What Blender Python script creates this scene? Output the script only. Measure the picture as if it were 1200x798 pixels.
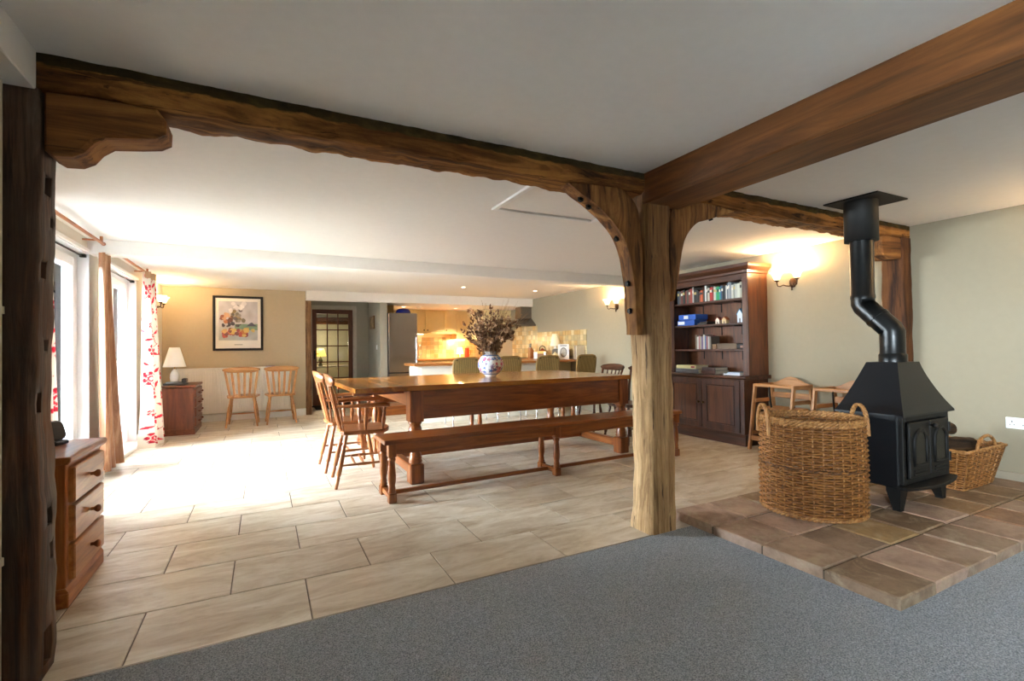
import bpy, math, random
from mathutils import Vector, Matrix, noise
for o in list(bpy.data.objects): bpy.data.objects.remove(o)
S = bpy.context.scene
COL = S.collection
random.seed(7)
PI = math.pi
# ------------------------------------------------------------------ camera
cam_d = bpy.data.cameras.new('camera'); cam = bpy.data.objects.new('camera', cam_d); COL.objects.link(cam)
cam_d.sensor_width = 36.0; cam_d.lens = 566.4 / 1200 * 36; cam_d.clip_start = 0.02; cam_d.clip_end = 200
yaw, pit, rol = (math.radians(a) for a in (27.155, 0.8505, -0.7562))
F = Vector((math.sin(yaw)*math.cos(pit), math.cos(yaw)*math.cos(pit), math.sin(pit)))
R0 = Vector((math.cos(yaw), -math.sin(yaw), 0)); U0 = R0.cross(F)
R = R0*math.cos(rol) + U0*math.sin(rol); U = U0*math.cos(rol) - R0*math.sin(rol)
M = Matrix((R, U, -F)).transposed().to_4x4(); M.translation = (0, 0, 1.125)
cam.matrix_world = M
S.camera = cam
# ------------------------------------------------------------------ world, exposure
W = bpy.data.worlds.new('overcast_sky'); S.world = W; W.use_nodes = True
bg = W.node_tree.nodes['Background']; bg.inputs[0].default_value = (0.82, 0.91, 1.0, 1); bg.inputs[1].default_value = 12.0
S.view_settings.view_transform = 'Standard'; S.view_settings.look = 'None'
S.view_settings.gamma = 1.0; S.view_settings.use_curve_mapping = False
S.view_settings.exposure = 3.0

def portal(loc, rot, sx, sy):
    l = bpy.data.lights.new('window_portal', 'AREA'); l.shape = 'RECTANGLE'; l.size = sx; l.size_y = sy
    l.cycles.is_portal = True
    o = bpy.data.objects.new('window_portal', l); o.location = loc; o.rotation_euler = rot; COL.objects.link(o)
# sky portals in the window openings (guide the sampling of the daylight only)
portal((-1.62, 4.80, 1.03), (0, -PI/2, 0), 1.98, 1.70)
portal((-1.62, 6.70, 1.03), (0, -PI/2, 0), 1.98, 1.54)
portal((-1.02, -1.9, 1.42), (0, -PI/2, 0), 1.24, 2.6)

# ------------------------------------------------------------------ mesh helpers
class B:
    """collects vertices and faces of ONE part"""
    def __init__(s): s.v = []; s.f = []; s.sm = []; s.mi = []; s.m = 0; s.T = None
    def add(s, vs, fs, smooth=False):
        n = len(s.v)
        for p in vs:
            p = Vector(p)
            s.v.append(s.T @ p if s.T else p)
        for f in fs:
            s.f.append(tuple(i + n for i in f)); s.sm.append(smooth); s.mi.append(s.m)
        return s
    def box(s, x0, x1, y0, y1, z0, z1, c=0.0):
        if x0 > x1: x0, x1 = x1, x0
        if y0 > y1: y0, y1 = y1, y0
        if z0 > z1: z0, z1 = z1, z0
        if c <= 0:
            vs = [(x, y, z) for x in (x0, x1) for y in (y0, y1) for z in (z0, z1)]
            return s.add(vs, [(0,1,3,2),(4,6,7,5),(0,4,5,1),(2,3,7,6),(0,2,6,4),(1,5,7,3)])
        c = min(c, (x1-x0)*.45, (y1-y0)*.45, (z1-z0)*.45)
        lo = (x0, y0, z0); hi = (x1, y1, z1); idx = {}; vs = []
        for i in (0,1):
            for j in (0,1):
                for k in (0,1):
                    for ax in range(3):
                        p = []
                        for a, b in enumerate((i,j,k)):
                            q = hi[a] if b else lo[a]
                            if a != ax: q += -c if b else c
                            p.append(q)
                        idx[(i,j,k,ax)] = len(vs); vs.append(p)
        fs = []
        for ax in range(3):
            o = [a for a in range(3) if a != ax]
            for sd in (0,1):
                f = []
                for u, v in ((0,0),(1,0),(1,1),(0,1)):
                    t = [0,0,0]; t[ax] = sd; t[o[0]] = u; t[o[1]] = v; f.append(idx[(t[0],t[1],t[2],ax)])
                flip = (sd == 0) ^ (ax == 1)
                fs.append(tuple(f[::-1] if flip else f))
            for u in (0,1):          # edges along ax
                for v in (0,1):
                    t0 = [0,0,0]; t1 = [0,0,0]
                    t0[o[0]] = t1[o[0]] = u; t0[o[1]] = t1[o[1]] = v; t1[ax] = 1
                    fs.append((idx[(*t0,o[0])], idx[(*t1,o[0])], idx[(*t1,o[1])], idx[(*t0,o[1])]))
        for i in (0,1):
            for j in (0,1):
                for k in (0,1): fs.append((idx[(i,j,k,0)], idx[(i,j,k,1)], idx[(i,j,k,2)]))
        return s.add(vs, fs)
    def ring(s, rings, closed_ends=True, smooth=True, loop=False):
        n = len(rings[0]); vs = [p for r in rings for p in r]; fs = []
        m = len(rings)
        for a in range(m if loop else m-1):
            b = (a+1) % m
            for i in range(n):
                j = (i+1) % n; fs.append((a*n+i, a*n+j, b*n+j, b*n+i))
        s.add(vs, fs, smooth)
        if closed_ends and not loop:
            s.add(rings[0], [tuple(range(n))[::-1]]); s.add(rings[-1], [tuple(range(n))])
        return s
    def tube(s, p0, p1, r0, r1=None, n=10):
        p0 = Vector(p0); p1 = Vector(p1); r1 = r0 if r1 is None else r1
        return s.path([p0, p1], [r0, r1], n)
    def path(s, pts, r, n=8, loop=False, flat=1.0):
        pts = [Vector(p) for p in pts]; m = len(pts)
        rs = r if isinstance(r, (list, tuple)) else [r]*m
        rings = []; up = None
        for i, p in enumerate(pts):
            a = pts[(i-1) % m] if (i > 0 or loop) else p
            b = pts[(i+1) % m] if (i < m-1 or loop) else p
            t = (b-a).normalized() if (b-a).length > 1e-9 else Vector((0,0,1))
            if up is None:
                up = Vector((0,0,1)) if abs(t.z) < .9 else Vector((1,0,0))
            x = (up - t*up.dot(t))
            if x.length < 1e-6: x = t.orthogonal()
            x.normalize(); y = t.cross(x); up = x
            rings.append([p + x*(rs[i]*math.cos(2*PI*k/n)) + y*(rs[i]*flat*math.sin(2*PI*k/n)) for k in range(n)])
        return s.ring(rings, True, True, loop)
    def lathe(s, prof, c=(0,0,0), n=20, ax=None, sy=1.0, smooth=True):
        """prof: (radius, height) from bottom to top about an axis"""
        c = Vector(c); ax = Vector(ax or (0,0,1)).normalized()
        x = ax.orthogonal().normalized() if abs(ax.z) < .999 else Vector((1,0,0)); y = ax.cross(x)
        rings = [[c + ax*z + x*(r*math.cos(2*PI*k/n)) + y*(r*sy*math.sin(2*PI*k/n)) for k in range(n)] for r, z in prof]
        return s.ring(rings, True, smooth)
    def prism(s, poly, d0, d1, plane='xz', c=0.0):
        """extrude a 2D outline; plane xz -> along y, xy -> along z, yz -> along x"""
        def P(u, v, d): return {'xz': (u, d, v), 'xy': (u, v, d), 'yz': (d, u, v)}[plane]
        n = len(poly)
        if c > 0:
            cx = sum(p[0] for p in poly)/n; cy = sum(p[1] for p in poly)/n
            ins = []
            for i in range(n):
                a = Vector(poly[i-1]); b = Vector(poly[i]); e = Vector(poly[(i+1) % n])
                d1_ = (b-a).normalized(); d2_ = (e-b).normalized()
                n1 = Vector((-d1_.y, d1_.x)); n2 = Vector((-d2_.y, d2_.x)); h = (n1+n2)
                if h.length < 1e-6: h = n1
                h.normalize(); ins.append((b, h))
            area = sum(poly[i-1][0]*poly[i][1]-poly[i][0]*poly[i-1][1] for i in range(n))
            sg = 1 if area > 0 else -1
            inner = [tuple(b + h*c*sg) for b, h in ins]
            e = c if d1 > d0 else -c
            rings = [[P(*p, d0) for p in inner], [P(*p, d0+e) for p in poly], [P(*p, d1-e) for p in poly], [P(*p, d1) for p in inner]]
        else:
            rings = [[P(*p, d0) for p in poly], [P(*p, d1) for p in poly]]
        return s.ring(rings, True, False)
    def grid(s, fn, nu, nv, smooth=True):
        vs = [fn(i/nu, j/nv) for j in range(nv+1) for i in range(nu+1)]
        fs = [(j*(nu+1)+i, j*(nu+1)+i+1, (j+1)*(nu+1)+i+1, (j+1)*(nu+1)+i) for j in range(nv) for i in range(nu)]
        return s.add(vs, fs, smooth)
    def mesh(s, name, mats):
        me = bpy.data.meshes.new(name); me.from_pydata([tuple(p) for p in s.v], [], s.f)
        me.polygons.foreach_set('use_smooth', s.sm); me.polygons.foreach_set('material_index', s.mi)
        for m in (mats if isinstance(mats, (list, tuple)) else [mats]): me.materials.append(m)
        me.update()
        bmh(me)
        return me
    def build(s, name, mats, parent=None, label=None):
        return put(name, s.mesh(name, mats), parent, label)
def bmh(me):
    import bmesh
    bm = bmesh.new(); bm.from_mesh(me); bmesh.ops.recalc_face_normals(bm, faces=bm.faces); bm.to_mesh(me); bm.free()
def put(name, me, parent=None, label=None):
    o = bpy.data.objects.new(name, me); COL.objects.link(o)
    if parent is not None: o.parent = parent
    if label: o['label'] = label
    return o
def tag(o, label, cat, group=None):
    o['label'] = label; o['category'] = cat
    if group: o['group'] = group
    return o
def struct(o, label=None):
    o['kind'] = 'structure'
    if label: o['label'] = label
    return o
def stuff(o): o['kind'] = 'stuff'; return o
def thing(name, label, cat, loc=(0,0,0), rz=0.0, group=None):
    o = bpy.data.objects.new(name, None); COL.objects.link(o); o.location = loc; o.rotation_euler = (0, 0, rz)
    o.empty_display_size = .1
    return tag(o, label, cat, group)
def copy_tree(o, loc, rz, label, parent=None):
    c = o.copy(); COL.objects.link(c)
    if parent is None: c.location = loc; c.rotation_euler = (0, 0, rz); c['label'] = label
    else: c.parent = parent
    for ch in KIDS(o): copy_tree(ch, None, None, None, c)
    return c
def KIDS(o): return [x for x in bpy.data.objects if x.parent == o]
def wob(p, s=4.0, a=.01, seed=0.0):
    p = Vector(p); q = p*s + Vector((seed, seed*1.7, -seed))
    return p + noise.noise_vector(q)*a + noise.noise_vector(q*3.1)*a*.4
# ------------------------------------------------------------------ materials
MATS = {}
def lin(c):
    if isinstance(c, str):
        c = c.lstrip('#'); c = tuple(int(c[i:i+2], 16)/255 for i in (0,2,4))
    return tuple((x/12.92 if x <= .04045 else ((x+.055)/1.055)**2.4) for x in c) + (1,)
class N:
    def __init__(s, name):
        s.mat = bpy.data.materials.new(name); s.mat.use_nodes = True; s.t = s.mat.node_tree
        s.b = s.t.nodes['Principled BSDF']; s.out = s.t.nodes['Material Output']
    def n(s, kind, **kw):
        x = s.t.nodes.new(kind)
        for k, v in kw.items():
            if k.startswith('i_'): x.inputs[k[2:].replace('_', ' ')].default_value = v
            else: setattr(x, k, v)
        return x
    def l(s, a, b): s.t.links.new(a, b); return b
    def coord(s, scale=(1,1,1), rand=True):
        tc = s.n('ShaderNodeTexCoord'); src = tc.outputs['Object']
        if rand:
            oi = s.n('ShaderNodeObjectInfo'); m = s.n('ShaderNodeMath', operation='MULTIPLY'); m.inputs[1].default_value = 37.0
            s.l(oi.outputs['Random'], m.inputs[0]); a = s.n('ShaderNodeVectorMath', operation='ADD')
            s.l(src, a.inputs[0]); s.l(m.outputs[0], a.inputs[1]); src = a.outputs[0]
        mp = s.n('ShaderNodeMapping'); mp.inputs['Scale'].default_value = scale; s.l(src, mp.inputs[0])
        return mp.outputs[0]
    def noise(s, co, scale, detail=4, rough=.55, dist=0.0):
        x = s.n('ShaderNodeTexNoise'); x.inputs['Scale'].default_value = scale; x.inputs['Detail'].default_value = detail
        x.inputs['Roughness'].default_value = rough; x.inputs['Distortion'].default_value = dist; s.l(co, x.inputs['Vector'])
        return x.outputs['Fac']
    def ramp(s, fac, stops):
        r = s.n('ShaderNodeValToRGB'); e = r.color_ramp.elements
        while len(e) < len(stops): e.new(.5)
        for i, (p, c) in enumerate(stops): e[i].position = p; e[i].color = c if len(c) == 4 else (*c, 1)
        s.l(fac, r.inputs[0]); return r.outputs[0]
    def mix(s, fac, a, b, mode='MIX'):
        x = s.n('ShaderNodeMix', data_type='RGBA', blend_type=mode)
        if isinstance(fac, (int, float)): x.inputs[0].default_value = fac
        else: s.l(fac, x.inputs[0])
        for i, c in ((6, a), (7, b)):
            if isinstance(c, tuple): x.inputs[i].default_value = c
            else: s.l(c, x.inputs[i])
        return x.outputs[2]
    def bump(s, h, strength=.3, dist=.01):
        x = s.n('ShaderNodeBump'); x.inputs['Strength'].default_value = strength; x.inputs['Distance'].default_value = dist
        s.l(h, x.inputs['Height']); s.l(x.outputs[0], s.b.inputs['Normal'])
    def set(s, **kw):
        for k, v in kw.items(): s.b.inputs[k.replace('_', ' ')].default_value = v
    def base(s, c):
        if isinstance(c, tuple): s.b.inputs['Base Color'].default_value = c
        else: s.l(c, s.b.inputs['Base Color'])
def plain(name, col, rough=.5, metal=0.0, var=.08, bump=.0, nscale=8, spec=.5, **kw):
    if name in MATS: return MATS[name]
    m = N(name); c = lin(col); co = m.coord(); f = m.noise(co, nscale, 4)
    d = tuple(x*(1-var) for x in c[:3])+(1,); u = tuple(min(1, x*(1+var)) for x in c[:3])+(1,)
    m.base(m.ramp(f, [(.3, d), (.7, u)])); m.set(Roughness=rough, Metallic=metal); m.b.inputs['Specular IOR Level'].default_value = spec
    if bump: m.bump(m.noise(co, nscale*6, 5), bump, .004)
    for k, v in kw.items(): m.b.inputs[k.replace('_', ' ')].default_value = v
    MATS[name] = m.mat; return m.mat
def wood(name, dark, mid, light, axis='x', rough=.4, scale=1.0, bump=.1, coat=0.0):
    key = name + '_' + axis
    if key in MATS: return MATS[key]
    m = N(key); st = {'x': (1.1, 11, 11), 'y': (11, 1.1, 11), 'z': (11, 11, 1.1)}[axis]
    co = m.coord(tuple(a*scale for a in st)); f1 = m.noise(co, 1.6, 6, .6, .9)
    co2 = m.coord(tuple(a*scale for a in st)); f2 = m.noise(co2, 9, 3, .7)
    c = m.ramp(f1, [(.28, lin(dark)), (.5, lin(mid)), (.74, lin(light))])
    g = m.ramp(f2, [(.3, (.72,.72,.72)), (.6, (1,1,1))])
    m.base(m.mix(.55, c, g, 'MULTIPLY')); m.set(Roughness=rough)
    m.b.inputs['Coat Weight'].default_value = coat; m.b.inputs['Coat Roughness'].default_value = .12
    m.bump(f2, bump, .002)
    MATS[key] = m.mat; return m.mat
def timber(name, dark, mid, light, axis='x', rough=.75, crack=.5):
    key = name + '_' + axis
    if key in MATS: return MATS[key]
    m = N(key); st = {'x': (.9, 9, 9), 'y': (9, .9, 9), 'z': (9, 9, .9)}[axis]
    co = m.coord(st, False); f1 = m.noise(co, 1.1, 8, .65, 1.2)
    st2 = tuple(a*1.6 for a in st); co2 = m.coord(st2, False); f2 = m.noise(co2, 2.2, 4, .6, .6)
    co3 = m.coord((1,1,1), False); f3 = m.noise(co3, 3.2, 3)
    c = m.ramp(f1, [(.36, lin(dark)), (.49, lin(mid)), (.62, lin(light))])
    blot = m.ramp(f3, [(.35, (.55,.5,.46)), (.6, (1,1,1))])
    c = m.mix(.6, c, blot, 'MULTIPLY')
    ck = m.ramp(f2, [(.33, (0,0,0)), (.39, (1,1,1))])
    fine = m.noise(m.coord(tuple(a*2 for a in st), False), 7, 3, .7)
    c = m.mix(crack, c, ck, 'MULTIPLY')
    m.base(c); m.set(Roughness=rough); m.b.inputs['Specular IOR Level'].default_value = .3
    mm = m.n('ShaderNodeMath', operation='MULTIPLY_ADD'); m.l(ck, mm.inputs[0]); mm.inputs[1].default_value = 1.5; m.l(fine, mm.inputs[2])
    m.bump(mm.outputs[0], .55, .006)
    MATS[key] = m.mat; return m.mat
def emit(name, col, strength, base=None):
    if name in MATS: return MATS[name]
    m = N(name); m.base(lin(base or col)); m.set(Roughness=.4)
    m.b.inputs['Emission Color'].default_value = lin(col); m.b.inputs['Emission Strength'].default_value = strength
    MATS[name] = m.mat; return m.mat
def attr_mat(name, rough=.8, attr='print', bump=0.0, sheen=0.0, trans=0.0):
    if name in MATS: return MATS[name]
    m = N(name); a = m.n('ShaderNodeAttribute', attribute_name=attr); m.base(a.outputs['Color']); m.set(Roughness=rough)
    if bump:
        co = m.coord(); m.bump(m.noise(co, 300, 2), bump, .002)
    if trans:
        tr = m.n('ShaderNodeBsdfTranslucent'); m.l(a.outputs['Color'], tr.inputs[0])
        mx = m.n('ShaderNodeMixShader'); mx.inputs[0].default_value = trans
        m.l(m.b.outputs[0], mx.inputs[1]); m.l(tr.outputs[0], mx.inputs[2]); m.l(mx.outputs[0], m.out.inputs[0])
    MATS[name] = m.mat; return m.mat
def paint(me, cols, attr='print'):
    a = me.color_attributes.new(attr, 'FLOAT_COLOR', 'POINT')
    flat = []
    for c in cols: flat.extend(lin(c) if len(c) != 4 else c)
    a.data.foreach_set('color', flat)

WALL = plain('beige_wall_paint', '#b8a98f', .85, var=.02, bump=.05, nscale=20)
WALLG = plain('grey_green_wall_paint', '#978d77', .85, var=.02, bump=.05, nscale=20)
WHITE = plain('white_ceiling_paint', '#eeeae4', .9, var=.015, bump=.03, nscale=20)
GLOSSW = plain('white_gloss_paint', '#eeeeec', .35, var=.01)
PVC = plain('white_window_plastic', '#f2f4f6', .3, var=.01)
def glass(name='window_glass'):
    if name in MATS: return MATS[name]
    m = N(name); gl = m.n('ShaderNodeBsdfGlossy'); gl.inputs['Roughness'].default_value = .02
    tr = m.n('ShaderNodeBsdfTransparent'); tr.inputs[0].default_value = (.96,.98,.98,1); mx = m.n('ShaderNodeMixShader')
    fr = m.n('ShaderNodeFresnel'); fr.inputs[0].default_value = 1.45
    m.l(fr.outputs[0], mx.inputs[0]); m.l(tr.outputs[0], mx.inputs[1]); m.l(gl.outputs[0], mx.inputs[2]); m.l(mx.outputs[0], m.out.inputs[0])
    m.t.nodes.remove(m.b)
    MATS[name] = m.mat; return m.mat
GLASS = glass()
def carpet_mat():
    m = N('blue_grey_carpet'); co = m.coord((1,1,1), False); f = m.noise(co, 190, 2, .8); g = m.noise(co, 60, 3, .7); h = m.noise(co, 2.2, 3)
    c = m.ramp(f, [(.36, lin('#737a84')), (.5, lin('#b0b7c1')), (.64, lin('#dde3ea'))])
    c = m.mix(.5, c, m.ramp(g, [(.35, (.66,.66,.66)), (.65, (1,1,1))]), 'MULTIPLY'); c = m.mix(.35, c, m.ramp(h, [(.35, (.8,.8,.8)), (.65, (1,1,1))]), 'MULTIPLY')
    m.base(c); m.set(Roughness=.95); m.b.inputs['Specular IOR Level'].default_value = .1; m.b.inputs['Sheen Weight'].default_value = .2
    ad = m.n('ShaderNodeMath', operation='ADD'); m.l(f, ad.inputs[0]); m.l(g, ad.inputs[1]); m.bump(ad.outputs[0], .9, .012)
    return m.mat
def tile_mat():
    m = N('cream_stone_tile'); co = m.coord((1.2, 4.2, 1)); f = m.noise(co, 1.7, 8, .66, .8); oi = m.n('ShaderNodeObjectInfo')
    co2 = m.coord((1, 2.5, 1)); f2 = m.noise(co2, 11, 5, .7, .5)
    c = m.ramp(f, [(.3, lin('#b8a083')), (.47, lin('#d6c7b0')), (.66, lin('#eee5d6'))])
    c = m.mix(.35, c, m.ramp(f2, [(.34, (.70,.62,.54)), (.5, (1,1,1))]), 'MULTIPLY')
    v = m.ramp(oi.outputs['Random'], [(0, (.9,.9,.9)), (1, (1,1,1))]); m.base(m.mix(1.0, c, v, 'MULTIPLY'))
    m.l(m.ramp(f2, [(.3, (.45,.45,.45)), (.7, (.3,.3,.3))]), m.b.inputs['Roughness']); m.bump(f2, .12, .003)
    return m.mat
def hearth_mat():
    m = N('worn_terracotta_tile'); co = m.coord((1,1,1)); oi = m.n('ShaderNodeObjectInfo'); f = m.noise(co, 4, 8, .68, .5); f2 = m.noise(co, 26, 5, .7); f3 = m.noise(co, 6.3, 6, .7, 1.2)
    hue = m.ramp(oi.outputs['Random'], [(0, lin('#c0a28c')), (.2, lin('#7f6850')), (.4, lin('#c9aa97')), (.6, lin('#866d55')), (.8, lin('#b29468')), (1, lin('#986e56'))])
    c = m.mix(1.0, hue, m.ramp(f, [(.28, (.5,.47,.44)), (.55, (1,1,1)), (.75, (1.12,1.12,1.1))]), 'MULTIPLY')
    c = m.mix(m.ramp(f3, [(.52, (0,0,0)), (.64, (.6,.6,.6))]), c, lin('#b8a68c'))
    c = m.mix(.5, c, m.ramp(f2, [(.3, (.6,.56,.52)), (.55, (1,1,1))]), 'MULTIPLY')
    m.base(c); m.l(m.ramp(f, [(.3, (.6,.6,.6)), (.7, (.42,.42,.42))]), m.b.inputs['Roughness']); m.bump(f2, .35, .006)
    return m.mat
CARPET = carpet_mat(); TILE = tile_mat(); HTILE = hearth_mat()
GROUT = plain('grey_brown_grout', '#7d7263', .9, var=.15)
# ================================================================== STRUCTURE
CEIL = 2.16; XL = -1.41; XR = 5.13; YF = 9.15
# --- tiled floor: grout bed with every tile a piece of its own
fl = struct(B().box(-1.41, 5.13, 2.19, 9.15, -.05, -.005).box(.64, 1.93, 9.15, 10.32, -.05, -.005).box(2.06, 5.13, 9.15, 10.8, -.05, -.005).build('floor', GROUT))
TW, TD = .635, .4085
full = B().box(-TW/2+.003, TW/2-.003, -TD/2+.003, TD/2-.003, -.012, 0, .002).mesh('floor_tile', TILE)
def lay(y0, y1, row, xa, xb):
    off = .175 if row % 2 == 0 else -.145
    k = math.floor((xa-off)/TW)
    while off + k*TW < xb - .01:
        a = max(xa, off + k*TW); b = min(xb, off + (k+1)*TW); k += 1
        if b - a < .03: continue
        w = b-a; d = y1-y0
        me = full if abs(w-TW) < 1e-4 and abs(d-TD) < 1e-4 else B().box(-w/2+.003, w/2-.003, -d/2+.003, d/2-.003, -.012, 0, .002).mesh('floor_tile', TILE)
        t = put('floor_tile', me, fl); t.location = ((a+b)/2, (y0+y1)/2, random.uniform(-.0006, .0006))
for r in range(18):
    y0 = 2.2 + r*TD; y1 = min(y0+TD, YF)
    if y1 - y0 > .02: lay(y0, y1, r, XL, XR)
for r in range(17, 20): lay(max(YF, 2.2+r*TD), 2.2+(r+1)*TD, r, .64, 1.93)
# --- carpet
struct(B().box(-.80, 5.13, -3.6, 2.186, -.05, .004).build('floor_carpet', CARPET), 'fitted blue-grey carpet of the near room')
struct(B().box(-.70, 2.06, 2.184, 2.196, -.02, .005, .001).build('trim_1', plain('brushed_threshold_strip', '#8f8577', .4, .7)))
# --- ceiling
struct(B().box(-1.66, 5.3, -3.7, 9.0, CEIL, CEIL+.2).build('ceiling', WHITE))
struct(B().box(-1.66, .65, 9.0, 9.3, CEIL, CEIL+.2).box(.65, 1.99, 9.0, 9.149, 1.995, CEIL+.2).box(.5, 1.99, 9.149, 10.5, CEIL, CEIL+.2).box(1.99, 5.3, 9.0, 11.0, 1.995, CEIL+.2).build('ceiling_kitchen', WHITE), 'lowered white ceiling over the kitchen')
struct(B().box(XL, XR, 5.59, 5.76, 2.025, CEIL+.01, .004).build('trim_2', WHITE), 'white boxed beam across the dining ceiling')
struct(B().box(-1.0, -.69, -3.6, 2.2, 2.03, CEIL+.01, .004).build('trim_3', WHITE), 'white boxed beam above the left timber post')
# --- walls
w = B()
for y0, y1, z0, z1 in [(2.2,3.95,0,CEIL),(3.95,5.65,2.035,CEIL),(5.65,5.93,0,CEIL),(5.93,7.47,2.035,CEIL),(7.47,9.3,0,CEIL)]:
    w.box(-1.66, XL, y0, y1, z0-.05*(z0==0), z1+.05)
struct(w.build('wall_left', plain('pale_window_wall_paint', '#d6d1c4', .85, var=.02, bump=.05, nscale=20)))
struct(B().box(-1.66, .643, YF, 9.3, -.05, CEIL+.05).build('wall_far', WALL))
struct(B().box(XR, 5.32, -3.7, 11.0, -.05, CEIL+.1).build('wall_right', WALLG))
struct(B().box(-1.1, 5.3, -3.75, -3.6, -.05, CEIL+.1).build('wall_near', WALLG))
struct(B().box(-1.0, -.80, -3.6, -3.2, -.05, CEIL).box(-1.0, -.80, -.6, 2.2, -.05, CEIL).box(-1.0, -.80, -3.2, -.6, -.05, .80).box(-1.0, -.80, -3.2, -.6, 2.03, CEIL).box(-1.66, -.80, 2.2, 2.36, -.05, CEIL).build('wall_near_left', WALLG))
HALL = plain('grey_hall_paint', '#a39f90', .85, var=.02, bump=.05, nscale=20)  # one even grey-beige paint for the hall walls
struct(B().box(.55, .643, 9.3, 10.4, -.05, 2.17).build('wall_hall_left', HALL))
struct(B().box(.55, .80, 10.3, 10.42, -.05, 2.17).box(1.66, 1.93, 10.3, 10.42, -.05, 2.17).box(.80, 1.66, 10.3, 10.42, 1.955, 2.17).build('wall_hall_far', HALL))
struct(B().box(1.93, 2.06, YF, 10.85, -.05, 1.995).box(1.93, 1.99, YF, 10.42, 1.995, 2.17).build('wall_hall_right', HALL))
struct(B().box(2.06, 5.2, 10.8, 10.95, -.05, 2.1).build('wall_kitchen', plain('cream_kitchen_paint', '#d8c49a', .8, var=.02)))
# --- skirting
struct(B().prism([(9.15,0),(9.128,0),(9.128,.1),(9.136,.118),(9.15,.118)], XL, .643, 'yz').build('baseboard_far', GLOSSW))
struct(B().box(5.108, XR, -3.6, 1.07, 0, .10, .004).box(5.112, XR, 1.07, 2.19, .045, .115, .004).box(5.108, XR, 2.37, 3.55, 0, .1, .004).box(5.108, XR, 4.78, 6.98, 0, .1, .004).build('baseboard_right', plain('stone_skirting', '#9a8f7c', .6)))
struct(B().box(XL, XL+.015, 7.47, 9.13, 0, .11, .003).build('baseboard_left', GLOSSW))
# --- windows (two pairs of white french doors, one unseen window added for near-room light)
def french(name, y0, y1, label):
    o = struct(bpy.data.objects.new(name, None), label); COL.objects.link(o); o.location = (-1.53, y0, 0)
    wdt = y1-y0; zt = 2.03
    f = B(); t = .055
    f.box(-.035, .035, 0, t, .04, zt, .004).box(-.035, .035, wdt-t, wdt, .04, zt, .004).box(-.035, .035, t, wdt-t, zt-t, zt, .004).box(-.035, .035, t, wdt-t, .04, .04+t, .004)
    f.build('frame', PVC, o)
    half = (wdt-2*t)/2
    for i in (0, 1):
        a = t + i*half + .003; b = a + half - .006; st = .085
        lf = B(); z0 = .04+t+.003; z1 = zt-t-.003
        lf.box(-.03, .045, a, a+st, z0, z1, .008).box(-.03, .045, b-st, b, z0, z1, .008).box(-.03, .045, a+st, b-st, z1-st, z1, .008).box(-.03, .045, a+st, b-st, z0, z0+.11, .008)
        leaf = lf.build('door_leaf', PVC, o)
        B().box(-.004, .004, a+st-.01, b-st+.01, z0+.1, z1-st+.01).build('pane', GLASS, leaf)
        B().box(.045, .055, (b-.05 if i == 0 else a+.02), (b-.02 if i == 0 else a+.05), .9, 1.1, .003).box(.055, .075, (b-.13 if i == 0 else a+.03), (b-.03 if i == 0 else a+.13), 1.02, 1.04, .004).build('handle', plain('satin_chrome', '#b9bbbd', .25, 1.0), leaf)
    B().box(.035, .12, -.001, .012, .04, zt, .002).box(.035, .12, wdt-.012, wdt+.001, .04, zt, .002).box(.035, .12, 0, wdt, zt-.012, zt+.002, .002).build('reveal_lining', PVC, o)
    B().box(-.05, .205, -.03, wdt+.03, 0, .042, .006).build('sill', GLOSSW, o)
    B().box(.12, .135, -.05, wdt+.05, 2.03, 2.062, .003).build('head_trim', GLOSSW, o)
    return o
french('window_1', 3.95, 5.65, 'white french doors between the near curtain and the brown curtain')
french('window_2', 5.93, 7.47, 'white french doors behind the brown and the red floral curtain')
o = struct(bpy.data.objects.new('window_3_added', None), 'wide white window added behind the viewer to light the near room'); COL.objects.link(o); o.location = (-.92, -1.9, 1.415)  # added out of view to bring daylight into the near room
for y0, y1 in ((-1.3,-1.24),(1.24,1.3),(-.03,.03)): B().box(-.03, .03, y0, y1, -.56, .56, .004).build('frame_stile', PVC, o)
for z0, z1 in ((.555,.615),(-.615,-.555)): B().box(-.03, .03, -1.3, 1.3, z0, z1, .004).build('frame_rail', PVC, o)
for a, b in ((-1.25, -.02), (.02, 1.25)): B().box(-.004, .004, a, b, -.57, .57).build('pane', GLASS, o)
# unseen paved ground added outside the french doors, greyed to limit bounce light
struct(B().box(-14, -1.66, -9, 18, -.12, -.03).build('floor_added_terrace', plain('grey_paving', '#67655f', .9, var=.1, nscale=3)))
struct(B().box(-2.45, -1.66, -4.2, 10.2, 2.22, 2.30, .01).build('trim_added_eaves', plain('added_eaves_board', '#d9d6cf', .7)), 'unseen eaves board added outside the french doors to block high sky')  # unseen overhang added to cut high sky light on the floor
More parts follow.
